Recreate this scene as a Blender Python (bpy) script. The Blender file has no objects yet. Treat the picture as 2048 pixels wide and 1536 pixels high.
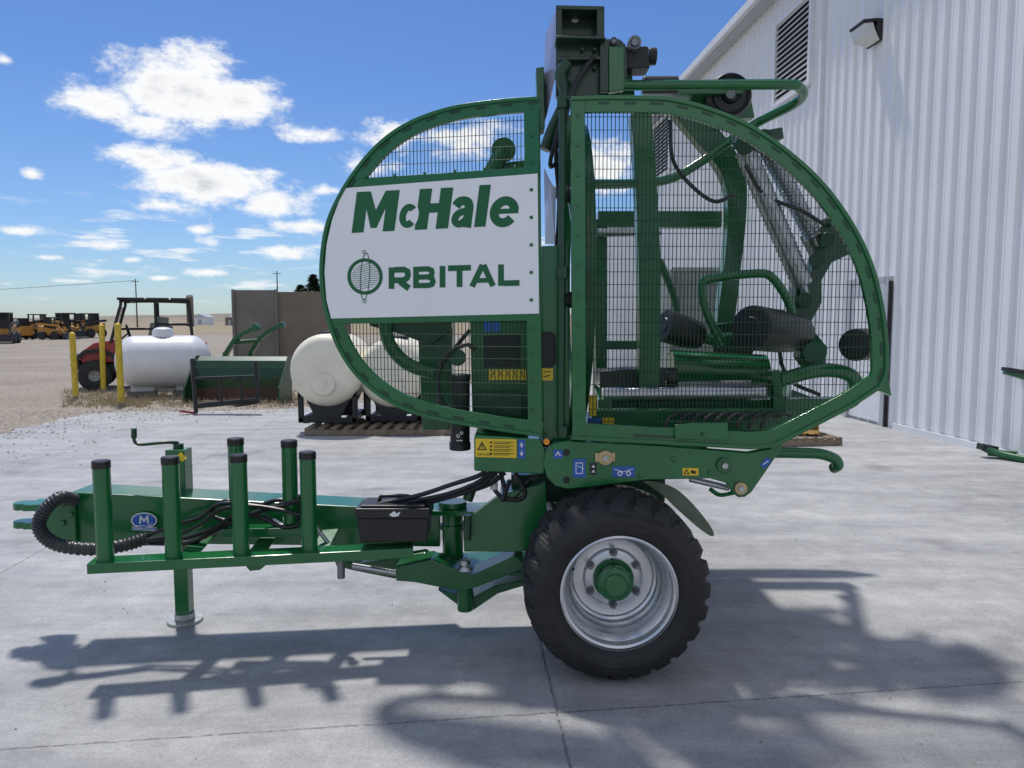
import bpy, bmesh, math, random
from mathutils import Vector, Matrix
R=math.radians; rnd=random.Random(7)
S=bpy.context.scene; C=S.collection
F=1500.0; H=1.86; PITCH=math.atan(128/F); cp,sp=math.cos(PITCH),math.sin(PITCH)
V=Vector; Z=V((0,0,1))
def ray(px,py): return V((0,cp,-sp))+V((1,0,0))*((px-1024)/F)+V((0,sp,cp))*((768-py)/F)
CAM=V((0,0,H))
def P(px,py,Y):
    d=ray(px,py); return CAM+d*(Y/d.y)
def G(px,py,z=0.0):
    d=ray(px,py); return CAM+d*((z-H)/d.z)
# ---------------------------------------------------------------- helpers
def cr(pts,k=6,closed=False):
    pts=[V(p) for p in pts]; n=len(pts); out=[]
    rng=range(n if closed else n-1)
    for i in rng:
        if closed: a,b,c,d=pts[(i-1)%n],pts[i],pts[(i+1)%n],pts[(i+2)%n]
        else:
            b,c=pts[i],pts[i+1]; a=pts[i-1] if i>0 else b*2-c; d=pts[i+2] if i+2<n else c*2-b
        for j in range(k):
            t=j/k; out.append(0.5*((2*b)+(c-a)*t+(2*a-5*b+4*c-d)*t*t+(3*b-a-3*c+d)*t**3))
    if not closed: out.append(pts[-1])
    return out
class MB:
    def __init__(s,M=None): s.v=[]; s.f=[]; s.sm=[]; s.M=M
    def add(s,vs,fs,sm=False):
        o=len(s.v); s.v+=[(s.M@V(v)) if s.M else V(v) for v in vs]
        s.f+=[[i+o for i in f] for f in fs]; s.sm+=[sm]*len(fs); return s
    def box(s,x0,x1,y0,y1,z0,z1):
        return s.add([(x0,y0,z0),(x1,y0,z0),(x1,y1,z0),(x0,y1,z0),(x0,y0,z1),(x1,y0,z1),(x1,y1,z1),(x0,y1,z1)],
            [(0,3,2,1),(4,5,6,7),(0,1,5,4),(1,2,6,5),(2,3,7,6),(3,0,4,7)])
    def bar(s,p,q,w,h=None,up=Z):
        p,q=V(p),V(q); h=h or w; d=(q-p).normalized(); sd=d.cross(V(up))
        if sd.length<1e-4: sd=d.cross(V((0,1,0)))
        sd.normalize(); u=sd.cross(d); vs=[]
        for c in (p,q):
            for a,b in ((-1,-1),(1,-1),(1,1),(-1,1)): vs.append(c+sd*(a*w/2)+u*(b*h/2))
        return s.add(vs,[(0,1,2,3),(7,6,5,4),(0,4,5,1),(1,5,6,2),(2,6,7,3),(3,7,4,0)])
    def tube(s,pts,r,n=10,caps=True):
        pts=[V(p) for p in pts]; m=len(pts); rs=r if isinstance(r,(list,tuple)) else [r]*m
        t0=(pts[1]-pts[0]).normalized(); nn=t0.cross(Z)
        if nn.length<1e-3: nn=t0.cross(V((1,0,0)))
        nn.normalize(); vs=[]
        for i in range(m):
            t=(pts[min(i+1,m-1)]-pts[max(i-1,0)]).normalized()
            nn=(nn-t*nn.dot(t)).normalized(); b=t.cross(nn)
            for j in range(n):
                a=2*math.pi*j/n; vs.append(pts[i]+(nn*math.cos(a)+b*math.sin(a))*rs[i])
        fs=[(i*n+j,i*n+(j+1)%n,(i+1)*n+(j+1)%n,(i+1)*n+j) for i in range(m-1) for j in range(n)]
        s.add(vs,fs,True)
        if caps:
            o=len(s.v)-m*n; s.f+=[[o+j for j in range(n)][::-1],[o+(m-1)*n+j for j in range(n)]]; s.sm+=[False,False]
        return s
    def cyl(s,p,q,r,r2=None,n=24): return s.tube([p,q],[r,r if r2 is None else r2],n)
    def prism(s,pts,vec):
        pts=[V(p) for p in pts]; vec=V(vec); n=len(pts)
        fs=[tuple(range(n)),tuple(range(2*n-1,n-1,-1))]+[(i,(i+1)%n,n+(i+1)%n,n+i) for i in range(n)]
        return s.add(pts+[p+vec for p in pts],fs)
    def plate(s,pts,Y,th): return s.prism([P(x,y,Y) for x,y in pts],(0,th,0))
    def strip(s,a,b,vec,closed=False):
        n=len(a); vec=V(vec); vs=[V(p) for p in a]+[V(p) for p in b]; vs+=[p+vec for p in vs[:2*n]]; fs=[]
        for i in range(n if closed else n-1):
            j=(i+1)%n
            fs+=[(i,j,n+j,n+i),(2*n+i,3*n+i,3*n+j,2*n+j),(i,2*n+i,2*n+j,j),(n+i,n+j,3*n+j,3*n+i)]
        if not closed: fs+=[(0,n,3*n,2*n),(n-1,3*n-1,4*n-1,2*n-1)]
        return s.add(vs,fs)
    def lathe(s,prof,o,ax,n=48,closed=False,fn=None):
        o=V(o); ax=V(ax).normalized(); u=ax.cross(Z)
        if u.length<1e-3: u=V((1,0,0))
        u.normalize(); w=ax.cross(u); m=len(prof); vs=[]
        for i,(r,h) in enumerate(prof):
            for j in range(n):
                a=2*math.pi*j/n; rr,hh=(r,h) if fn is None else fn(i,a,r,h)
                vs.append(o+ax*hh+(u*math.cos(a)+w*math.sin(a))*rr)
        k=m if closed else m-1
        return s.add(vs,[(i*n+j,i*n+(j+1)%n,((i+1)%m)*n+(j+1)%n,((i+1)%m)*n+j) for i in range(k) for j in range(n)],True)
    def wire(s,p,q,r):
        p,q=V(p),V(q); d=(q-p).normalized(); a=d.cross(V((0.02,1,0.01))).normalized()*r; b=d.cross(a).normalized()*r
        return s.add([p+a,p+b,p-a,p-b,q+a,q+b,q-a,q-b],[(0,1,5,4),(1,2,6,5),(2,3,7,6),(3,0,4,7)])
    def build(s,name,mat,parent=None,bevel=0,ang=35,norm=True):
        me=bpy.data.meshes.new(name); me.from_pydata([tuple(v) for v in s.v],[],s.f)
        me.polygons.foreach_set('use_smooth',s.sm)
        if norm:
            bm=bmesh.new(); bm.from_mesh(me); bmesh.ops.recalc_face_normals(bm,faces=bm.faces); bm.to_mesh(me); bm.free()
        if any(s.sm): me.set_sharp_from_angle(angle=R(ang))
        me.materials.append(mat); ob=bpy.data.objects.new(name,me); C.objects.link(ob)
        if parent:
            ob.parent=parent
            if parent.type=='EMPTY': ob.matrix_parent_inverse=Matrix.Translation(-V(parent.location))
        if bevel:
            b=ob.modifiers.new('bevel','BEVEL'); b.width=bevel; b.segments=2; b.limit_method='ANGLE'; b.angle_limit=R(40)
        return ob
def thing(name,label,cat,loc,group=None):
    o=bpy.data.objects.new(name,None); C.objects.link(o); o.location=V(loc); o.empty_display_size=.2
    o['label']=label; o['category']=cat
    if group: o['group']=group
    return o
def tag(o,label,cat,group=None,kind=None):
    if label: o['label']=label
    if cat: o['category']=cat
    if group: o['group']=group
    if kind: o['kind']=kind
    return o
def dup(root,loc,rz,label,group=None,sc=1):
    r=root.copy(); C.objects.link(r); r.location=V(loc); r.rotation_euler=(0,0,rz); r.scale=(sc,sc,sc); r['label']=label
    if group: r['group']=group
    for ch in list(root.children):
        c=ch.copy(); C.objects.link(c); c.parent=r; c.matrix_parent_inverse=ch.matrix_parent_inverse.copy()
        for g in list(ch.children):
            d=g.copy(); C.objects.link(d); d.parent=c; d.matrix_parent_inverse=g.matrix_parent_inverse.copy()
    return r
def at(loc,rz=0,s=1): return Matrix.Translation(V(loc))@Matrix.Rotation(rz,4,'Z')@Matrix.Scale(s,4)
# ---------------------------------------------------------------- materials
def mk(name,col,rough=.5,metal=0,var=.1,vs=6,bump=0,bs=60,coat=0,dust=0,dcol=(.36,.34,.30)):
    m=bpy.data.materials.new(name); m.use_nodes=True; nt=m.node_tree; N=nt.nodes; L=nt.links; b=N['Principled BSDF']
    tc=N.new('ShaderNodeTexCoord'); n=N.new('ShaderNodeTexNoise'); n.inputs['Scale'].default_value=vs; n.inputs['Detail'].default_value=7
    L.new(tc.outputs['Object'],n.inputs['Vector']); r=N.new('ShaderNodeValToRGB'); e=r.color_ramp.elements
    e[0].position=.3; e[1].position=.7
    e[0].color=tuple(c*(1-var) for c in col)+(1,); e[1].color=tuple(min(1,c*(1+var)) for c in col)+(1,)
    L.new(n.outputs['Fac'],r.inputs['Fac']); out=r.outputs['Color']
    if dust:
        n2=N.new('ShaderNodeTexNoise'); n2.inputs['Scale'].default_value=2.3; n2.inputs['Detail'].default_value=9; n2.inputs['Roughness'].default_value=.7
        L.new(tc.outputs['Object'],n2.inputs['Vector']); mr=N.new('ShaderNodeMapRange'); mr.inputs[1].default_value=.45; mr.inputs[2].default_value=.8; mr.inputs[4].default_value=dust
        L.new(n2.outputs['Fac'],mr.inputs[0]); mx=N.new('ShaderNodeMix'); mx.data_type='RGBA'
        L.new(mr.outputs[0],mx.inputs[0]); L.new(out,mx.inputs[6]); mx.inputs[7].default_value=dcol+(1,); out=mx.outputs[2]
    L.new(out,b.inputs['Base Color'])
    rr=N.new('ShaderNodeMapRange'); rr.inputs[3].default_value=max(.02,rough-.08); rr.inputs[4].default_value=min(1,rough+.1)
    L.new(n.outputs['Fac'],rr.inputs[0]); L.new(rr.outputs[0],b.inputs['Roughness'])
    b.inputs['Metallic'].default_value=metal; b.inputs['Coat Weight'].default_value=coat; b.inputs['Coat Roughness'].default_value=.10
    if bump:
        n3=N.new('ShaderNodeTexNoise'); n3.inputs['Scale'].default_value=bs; n3.inputs['Detail'].default_value=5
        L.new(tc.outputs['Object'],n3.inputs['Vector']); bp=N.new('ShaderNodeBump'); bp.inputs['Strength'].default_value=bump; bp.inputs['Distance'].default_value=.02
        L.new(n3.outputs['Fac'],bp.inputs['Height']); L.new(bp.outputs['Normal'],b.inputs['Normal'])
    return m
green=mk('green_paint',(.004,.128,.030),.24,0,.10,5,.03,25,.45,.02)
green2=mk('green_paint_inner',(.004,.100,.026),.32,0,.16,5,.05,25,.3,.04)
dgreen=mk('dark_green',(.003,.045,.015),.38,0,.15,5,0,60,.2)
mast_shade=mk('mast_green_shaded',(.003,.032,.013),.36,0,.15,5,0,60,.3)  # machine green darkened, the shadow on the mast is put into the colour
wiremat=mk('grille_green',(.003,.042,.016),.6,0,.1)
black=mk('black_plastic',(.011,.011,.012),.42,0,.2,12,.08,90)
rubber=mk('tyre_rubber',(.015,.015,.016),.66,0,.25,9,.15,70,0,.18,(.10,.095,.09))
hose=mk('hose_rubber',(.011,.011,.012),.4,0,.2,20)
sleeve=mk('sleeve_grey',(.03,.032,.035),.38,0,.2,20)
silver=mk('rim_silver',(.62,.63,.65),.26,.75,.05,8,.03,40,.1)
steel=mk('steel',(.45,.46,.47),.26,.9,.12,12)
rollm=mk('roller_steel',(.36,.37,.38),.28,.85,.2,14)
dsteel=mk('dull_steel',(.22,.23,.24),.38,.7,.2,14)
zincs=mk('zinc_silver',(.42,.45,.43),.42,.6,.12,14)
zinc=mk('zinc_gold',(.50,.38,.20),.35,.6,.15,20)
signw=mk('sign_white',(.86,.86,.87),.35,0,.02,3)
signg=mk('sign_green',(.005,.115,.036),.4,0,.03,3)
yel=mk('decal_yellow',(.76,.53,.02),.4,0,.04)
blu=mk('decal_blue',(.02,.11,.44),.4,0,.05)
wht=mk('white_mark',(.8,.8,.8),.4,0,.03)
blk=mk('black_mark',(.01,.01,.01),.5,0,.05)
orange=mk('orange_reflector',(.8,.28,.02),.3,0,.05)
flapm=mk('mud_flap',(.12,.155,.10),.5,0,.2,8)
lav=mk('pale_plate_sheen',(.45,.45,.58),.22,.3,.08)  # lavender tint puts a purplish reflection into the base colour
red=mk('red_paint',(.34,.02,.02),.35,0,.1,5,0,60,.3,.15)
wood=mk('pallet_wood',(.22,.17,.12),.8,0,.3,14,.3,40)
tankw=mk('tank_white',(.74,.75,.77),.35,0,.05,3,.02,10,.1,.12)
poly=mk('poly_cream',(.80,.75,.61),.45,0,.06,4,.03,12,0,.14,(.5,.44,.33))
bolly=mk('bollard_yellow',(.62,.45,.03),.5,0,.18,9,.1,30,0,.3)
rust=mk('rust_red',(.065,.032,.022),.75,0,.35,8,.2,50)
conc_a=mk('panel_grey',(.19,.178,.158),.8,0,.18,1.2,.2,20)
conc_b=mk('panel_tan',(.205,.165,.125),.8,0,.18,1.2,.2,20)
cream=mk('louver_cream',(.62,.6,.56),.5,0,.08)
glass=mk('glass_dark',(.03,.035,.04),.08,0,.1)
lens=mk('lamp_lens',(.62,.62,.58),.2,0,.1)
wallw=mk('wall_white',(.81,.81,.815),.42,0,.035,.6,.02,3,0,.16,(.58,.57,.55))
trimg=mk('trim_grey',(.42,.44,.46),.5,0,.08)
trimw=mk('trim_white',(.76,.765,.77),.45,0,.05)
roofm=mk('roof_metal',(.5,.52,.54),.4,.3,.1)
contm=mk('container_grey',(.20,.23,.21),.6,0,.12,2,.1,20)
yelm=mk('machine_yellow',(.30,.17,.02),.6,0,.25,4,.05,30,0,.5,(.12,.10,.07))
orgm=mk('machine_orange',(.45,.21,.03),.5,0,.2,4,0,60,0,.3,(.2,.17,.12))
polem=mk('pole_wood',(.10,.075,.055),.9,0,.3,4)
barkm=mk('bark',(.06,.045,.035),.9,0,.3,8,.3,30)
leafm=mk('conifer_leaf',(.025,.045,.02),.8,0,.4,3)
twigm=mk('bare_twigs',(.10,.08,.065),.9,0,.3,3)
strawm=mk('straw',(.36,.29,.17),.9,0,.3,6)
stonem=mk('stone',(.32,.30,.27),.9,0,.4,9,.2,60)
hillm=mk('hill_field',(.22,.19,.135),.95,0,.25,.02)
# ground
def groundmat():
    m=bpy.data.materials.new('gravel'); m.use_nodes=True; nt=m.node_tree; N=nt.nodes; L=nt.links; b=N['Principled BSDF']; b.inputs['Roughness'].default_value=.95
    tc=N.new('ShaderNodeTexCoord')
    def noise(sc,d=8,ro=.6):
        n=N.new('ShaderNodeTexNoise'); n.inputs['Scale'].default_value=sc; n.inputs['Detail'].default_value=d; n.inputs['Roughness'].default_value=ro; L.new(tc.outputs['Object'],n.inputs['Vector']); return n.outputs['Fac']
    def ramp(f,a,b_,p0=.3,p1=.7):
        r=N.new('ShaderNodeValToRGB'); e=r.color_ramp.elements; e[0].position=p0; e[1].position=p1; e[0].color=a+(1,); e[1].color=b_+(1,); L.new(f,r.inputs['Fac']); return r.outputs['Color']
    def mix(f,a,b_,mode='MIX'):
        x=N.new('ShaderNodeMix'); x.data_type='RGBA'; x.blend_type=mode; L.new(a,x.inputs[6]); L.new(b_,x.inputs[7])
        if hasattr(f,'links'): L.new(f,x.inputs[0])
        else: x.inputs[0].default_value=f
        return x.outputs[2]
    c=ramp(noise(.25),(.28,.235,.185),(.39,.34,.28)); c2=ramp(noise(9,6,.7),(.55,.55,.55),(1.2,1.2,1.2),.35,.65); c=mix(1.0,c,c2,'MULTIPLY')
    sep=N.new('ShaderNodeSeparateXYZ'); L.new(tc.outputs['Object'],sep.inputs[0])
    mr=N.new('ShaderNodeMapRange'); mr.inputs[1].default_value=85; mr.inputs[2].default_value=105; L.new(sep.outputs['Y'],mr.inputs[0])
    fld=ramp(noise(.02),(.22,.175,.11),(.32,.26,.165)); c=mix(mr.outputs[0],c,fld); L.new(c,b.inputs['Base Color'])
    bp=N.new('ShaderNodeBump'); bp.inputs['Strength'].default_value=.6; bp.inputs['Distance'].default_value=.05; L.new(noise(14,6,.7),bp.inputs['Height']); L.new(bp.outputs['Normal'],b.inputs['Normal'])
    return m
def concmat(lines):
    m=bpy.data.materials.new('concrete'); m.use_nodes=True; nt=m.node_tree; N=nt.nodes; L=nt.links; b=N['Principled BSDF']
    tc=N.new('ShaderNodeTexCoord'); O=tc.outputs['Object']
    def noise(sc,d=8,ro=.6,vec=None):
        n=N.new('ShaderNodeTexNoise'); n.inputs['Scale'].default_value=sc; n.inputs['Detail'].default_value=d; n.inputs['Roughness'].default_value=ro; L.new(vec or O,n.inputs['Vector']); return n.outputs['Fac']
    def ramp(f,a,b_,p0=.3,p1=.7):
        r=N.new('ShaderNodeValToRGB'); e=r.color_ramp.elements; e[0].position=p0; e[1].position=p1; e[0].color=a+(1,); e[1].color=b_+(1,); L.new(f,r.inputs['Fac']); return r.outputs['Color']
    def mix(f,a,b_,mode='MIX'):
        x=N.new('ShaderNodeMix'); x.data_type='RGBA'; x.blend_type=mode; L.new(a,x.inputs[6]); L.new(b_,x.inputs[7])
        if hasattr(f,'links'): L.new(f,x.inputs[0])
        else: x.inputs[0].default_value=f
        return x.outputs[2]
    def ma(op,a,b_=None,c=None):
        x=N.new('ShaderNodeMath'); x.operation=op
        for i,q in enumerate((a,b_,c)):
            if q is None: continue
            if hasattr(q,'links'): L.new(q,x.inputs[i])
            else: x.inputs[i].default_value=q
        return x.outputs[0]
    c=ramp(noise(.45,9,.62),(.315,.315,.317),(.445,.444,.442),.32,.68)
    c=mix(1.0,c,ramp(noise(4,9,.7),(.78,.78,.785),(1.12,1.12,1.11)),'MULTIPLY')
    c=mix(.8,c,ramp(noise(70,4,.8),(.70,.70,.70),(1.2,1.2,1.2)),'MULTIPLY')
    mp=N.new('ShaderNodeMapping'); mp.inputs['Scale'].default_value=(.35,2.2,1); mp.inputs['Rotation'].default_value=(0,0,.35); L.new(O,mp.inputs['Vector'])
    c=mix(.85,c,ramp(noise(1.3,8,.7,mp.outputs[0]),(.76,.76,.77),(1.10,1.10,1.09),.35,.6),'MULTIPLY')
    c=mix(.65,c,ramp(noise(.9,3,.5),(.60,.60,.60),(1,1,1),.28,.38),'MULTIPLY')
    c=mix(.5,c,ramp(noise(13,3,.5),(.55,.54,.52),(1,1,1),.26,.33),'MULTIPLY')
    c=mix(.7,c,ramp(noise(2.1,7,.65),(1,1,1),(1.22,1.22,1.21),.60,.68),'MULTIPLY')
    wob=ma('MULTIPLY',ma('SUBTRACT',noise(5,6,.7),.5),.035); brk=noise(22,4,.7); tot=None
    sep=N.new('ShaderNodeSeparateXYZ'); L.new(O,sep.inputs[0])
    for (a,bb,cc,w) in lines:
        d=ma('ADD',ma('MULTIPLY',sep.outputs['X'],a),ma('MULTIPLY',sep.outputs['Y'],bb)); d=ma('ABSOLUTE',ma('ADD',ma('SUBTRACT',d,cc),wob))
        mr=N.new('ShaderNodeMapRange'); mr.inputs[1].default_value=w; mr.inputs[2].default_value=w*.3; L.new(d,mr.inputs[0])
        tot=mr.outputs[0] if tot is None else ma('MAXIMUM',tot,mr.outputs[0])
    mr=N.new('ShaderNodeMapRange'); mr.inputs[1].default_value=.38; mr.inputs[2].default_value=.55; mr.inputs[3].default_value=.15; L.new(brk,mr.inputs[0])
    tot=ma('MULTIPLY',tot,mr.outputs[0]); dk=N.new('ShaderNodeRGB'); dk.outputs[0].default_value=(.09,.085,.08,1)
    c=mix(ma('MULTIPLY',tot,.8),c,dk.outputs[0]); L.new(c,b.inputs['Base Color'])
    rr=N.new('ShaderNodeMapRange'); rr.inputs[3].default_value=.42; rr.inputs[4].default_value=.8; L.new(noise(3),rr.inputs[0]); L.new(rr.outputs[0],b.inputs['Roughness'])
    bp=N.new('ShaderNodeBump'); bp.inputs['Strength'].default_value=.25; bp.inputs['Distance'].default_value=.01
    L.new(ma('SUBTRACT',noise(90,5,.7),ma('MULTIPLY',tot,1.5)),bp.inputs['Height']); L.new(bp.outputs['Normal'],b.inputs['Normal'])
    return m
# ---------------------------------------------------------------- setting
mb=MB(); mb.add([(-900,-60,0),(900,-60,0),(900,1500,0),(-900,1500,0)],[(0,1,2,3)])
tag(mb.build('ground',groundmat(),norm=False),None,None,None,'structure')
W0=G(2048,922); W1=G(1690,832); wd=(W1-W0).normalized(); wn=V((-wd.y,wd.x,0))
def WP(px,py,off=0):
    d=ray(px,py); q=W0+wn*off; t=(q-CAM).dot(wn)/d.dot(wn); return CAM+d*t
def lineof(p,q,w):
    d=(q-p).normalized(); n=V((-d.y,d.x,0)); return (n.x,n.y,n.dot(p),w)
lines=[lineof(G(0,1500),G(2048,1365),.010),lineof(G(1085,1300),G(1140,1536),.010),lineof(G(0,1148),G(100,1092),.010)]
lines.append(lineof(G(900,1000)+V((0,3.2,0)),G(1900,970)+V((0,3.2,0)),.012))
edge=[V((-16,1.5,0)),G(-300,938),G(-120,897),G(0,868),G(90,846),G(180,829),G(300,823),G(430,822),G(600,816),G(760,800),G(900,775),G(1050,762)]
e2=[]
for i,p in enumerate(cr(edge,8)): e2.append(p+V((rnd.uniform(-.12,.12),rnd.uniform(-.12,.12),0)))
wf=W0+wd*40
poly_c=[V((-16,-14,0))]+e2+[V((wf.x-3,wf.y,0)),V((wf.x+.3,wf.y,0)),W0+wd*-24+V((.3,0,0))]
mb=MB(); mb.add([p+V((0,0,.004)) for p in poly_c],[list(range(len(poly_c)))[::-1]])
tag(mb.build('concrete_yard',concmat(lines),norm=False),None,None,None,'structure')
mb=MB()
for (Y,hh,x0,x1,sd) in ((700,9,-900,900,3),(1100,17,-1300,1300,9)):
    vs=[];n=90
    for i in range(n+1):
        x=x0+(x1-x0)*i/n; h=hh*(.55+.25*math.sin(x*.006+sd)+.2*math.sin(x*.017+sd*2)); vs+=[(x,Y,-1),(x,Y+80,max(1,h)),(x,Y+300,-1)]
    mb.add(vs,[f for i in range(n) for f in ((i*3,i*3+3,i*3+4,i*3+1),(i*3+1,i*3+4,i*3+5,i*3+2))],True)
tag(mb.build('hills',hillm),None,None,None,'structure')
mb=MB()
def stone(x,y,r):
    vs=[(x+rnd.uniform(.7,1)*r*math.cos(a),y+rnd.uniform(.7,1)*r*math.sin(a),.004) for a in (0,1.26,2.5,3.77,5.0)]; mb.add(vs+[(x+rnd.uniform(-.3,.3)*r,y,.004+r*.8)],[(i,(i+1)%5,5) for i in range(5)])
for i in range(1500):
    p=rnd.choice(e2[6:])+V((rnd.gauss(0,1.0),rnd.gauss(.1,.8),0)); stone(p.x,p.y,rnd.uniform(.008,.030))
for i in range(420):
    stone(rnd.uniform(-6,6),rnd.uniform(1.8,9),rnd.uniform(.003,.010))
tag(mb.build('loose_gravel',stonem,norm=False),'loose grey gravel scattered over the concrete edge','gravel',None,'stuff')
mb=MB()
def tuft(x,y,n,h):
    for i in range(n):
        a=rnd.uniform(0,6.28); l=h*rnd.uniform(.4,1); bx,by=x+rnd.gauss(0,.06),y+rnd.gauss(0,.06); w=.008
        mb.add([(bx-w,by,0),(bx+w,by,0),(bx+math.cos(a)*l*.6,by+math.sin(a)*l*.6,l)],[(0,1,2)])
for i in range(520):
    p=G(rnd.uniform(130,620),rnd.uniform(783,815)); tuft(p.x,p.y,5,.16)
for i in range(60):
    p=G(243+rnd.gauss(0,30),808+rnd.gauss(0,4)); tuft(p.x,p.y,6,.15)
tag(mb.build('dry_grass',strawm,norm=False),'dry straw coloured grass around the bollards and white tank','grass',None,'stuff')
# ---------------------------------------------------------------- building
EZ=WP(1530,10).z; s0,s1=-22.0,(WP(1300,300)-W0).dot(wd)
B=thing('metal_building','tall white ribbed metal building with louvers and a side door','building',W0+wd*8)
if wn.x>0: wn=-wn
def wp(s,z,off=0): q=W0+wd*s+wn*off; return V((q.x,q.y,z))
prof=[]; s=s0
while s<s1:
    prof+=[(s,0),(s+.130,0),(s+.140,.004),(s+.165,.004),(s+.175,0),(s+.255,0),(s+.280,.040),(s+.315,.040)]; s+=.34
mb=MB(); vs=[]
for (a,o) in prof: vs+=[wp(a,0,o),wp(a,EZ,o)]
mb.add(vs,[(2*i,2*i+2,2*i+3,2*i+1) for i in range(len(prof)-1)]); mb.build('wall',wallw,B,norm=False)
mb=MB(); q=[wp(s1,0,0),wp(s1,EZ,0),wp(s1,EZ+3,-14),wp(s1,EZ,-28),wp(s1,0,-28)]; mb.prism(q,wd*-.1); mb.build('end_wall',wallw,B)
mb=MB(); mb.prism([wp(s0,EZ,.35),wp(s0,EZ+.12,.35),wp(s0,EZ+3.1,-14),wp(s0,EZ+2.98,-14)],wd*(s1-s0+.4)); mb.build('roof',roofm,B)
mb=MB(); mb.bar(wp(s0,EZ-.02,.38),wp(s1+.4,EZ-.02,.38),.16,.2); mb.build('gutter',trimw,B,.01)
mb=MB(); mb.bar(wp(s0,EZ-.16,.17),wp(s1+.3,EZ-.16,.17),.30,.05); mb.build('eave_soffit',trimg,B)
sT=(WP(1643,300)-W0).dot(wd)
mb=MB(); mb.bar(wp(sT,0,.03),wp(sT,EZ-.2,.03),.14,.09,wd); mb.build('corner_trim',trimw,B,.006)
mb=MB(); mb.bar(wp(s0,.05,.045),wp((WP(1790,800)-W0).dot(wd)-.05,.05,.045),.03,.10); mb.build('base_flashing',trimw,B)
def louver(pxl,pxr,pyt,pyb):
    a=(WP(pxl,100)-W0).dot(wd); b=(WP(pxr,100)-W0).dot(wd); m=(pxl+pxr)/2; zt=WP(m,pyt).z; zb=WP(m,pyb).z
    mb=MB(); n=15
    for i in range(n):
        z=zb+(zt-zb)*(i+.5)/n; mb.prism([wp(b,z-.035,.10),wp(b,z-.02,.10),wp(b,z+.055,.05),wp(b,z+.04,.05)],wd*(a-b))
    lv=mb.build('louver_vent',cream,B)
    mb=MB(); mb.prism([wp(b,zb,.045),wp(b,zt,.045),wp(b,zt,.043),wp(b,zb,.043)],wd*(a-b)); mb.build('vent_gap_dark',blk,lv)  # black sheet painted in for the shaded gaps between the slats
    mb=MB()
    for p,q in (((a,zb),(a,zt)),((b,zb),(b,zt))): mb.bar(wp(p[0],p[1]-.06,.07),wp(q[0],q[1]+.06,.07),.1,.1,wd)
    for z in (zb-.03,zt+.03): mb.bar(wp(a,z,.07),wp(b,z,.07),.098,.08)
    mb.build('vent_frame',trimw,lv,.005)
louver(1558,1628,22,185); louver(1312,1347,238,350)
dA=(WP(1706,700)-W0).dot(wd); dB=(WP(1776,700)-W0).dot(wd); dz=WP(1740,566).z
mb=MB(); mb.prism([wp(dB,.06,.065),wp(dA,.06,.065),wp(dA,dz,.065),wp(dB,dz,.065)],wn*-.02); dr=mb.build('door',trimw,B)
mb=MB()
for s in (dA+.04,dB-.04): mb.bar(wp(s,0,.06),wp(s,dz+.08,.06),.09,.12,wd)
mb.bar(wp(dA,dz+.04,.06),wp(dB,dz+.04,.06),.115,.09); mb.build('door_frame',trimg,dr,.004)
mb=MB(); mb.bar(wp(dB-.11,0,.07),wp(dB-.11,dz,.07),.045,.05,wd); mb.build('door_jamb',blk,dr)
mb=MB(); mb.cyl(wp(dB+.2,1.05,.06),wp(dB+.2,1.05,.13),.03); mb.bar(wp(dB+.2,1.05,.13),wp(dB+.34,1.05,.13),.02,.02); mb.build('door_handle',steel,dr)
lp=WP(1755,70); sl=(lp-W0).dot(wd)
Lt=thing('wall_light','dark wall pack light with frosted lens high on white ribbed wall','light',wp(sl,lp.z,.03))
mb=MB(); mb.prism([wp(sl-.24,lp.z-.17,.035),wp(sl-.24,lp.z+.2,.035),wp(sl-.24,lp.z+.2,.13),wp(sl-.24,lp.z+.04,.16),wp(sl-.24,lp.z-.17,.06)],wd*.48); mb.build('housing',black,Lt,.01)
mb=MB(); mb.prism([wp(sl-.22,lp.z-.16,.065),wp(sl-.22,lp.z+.03,.165),wp(sl-.22,lp.z+.15,.20),wp(sl-.22,lp.z+.12,.38),wp(sl-.22,lp.z-.10,.34)],wd*.44); mb.build('lens',lens,Lt,.02)
mb=MB(); mb.prism([wp(sl-.25,lp.z+.15,.13),wp(sl-.25,lp.z+.20,.13),wp(sl-.25,lp.z+.17,.40),wp(sl-.25,lp.z+.125,.39)],wd*.5); mb.build('hood',black,Lt,.008)
# ---------------------------------------------------------------- bale wrapper
K=thing('bale_wrapper','green towed bale wrapper with a white lettered sign, mesh guard doors and silver wheels','bale wrapper',(.55,4.9,0))
class PLN:
    def __init__(s,px,py,Y,ang): s.p0=P(px,py,Y); s.a=V((math.cos(ang),-math.sin(ang),0)); s.n=V((-math.sin(ang),-math.cos(ang),0))
    def to3(s,px,py,off=0):
        d=ray(px,py); q=s.p0+s.n*off; return CAM+d*((q-CAM).dot(s.n)/d.dot(s.n))
    def uv(s,px,py): p=s.to3(px,py); return ((p-s.p0).dot(s.a),p.z)
    def xyz(s,u,z,off=0): q=s.p0+s.a*u+s.n*off; return V((q.x,q.y,z))
def offs(pts,w,c):
    out=[]; n=len(pts); c=V(c)
    for i in range(n):
        t=(V(pts[min(i+1,n-1)])-V(pts[max(i-1,0)])).normalized(); nn=V((-t.y,t.x))
        if nn.dot(c-V(pts[i]))<0: nn=-nn
        out.append(V(pts[i])+nn*w)
    return out
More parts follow.
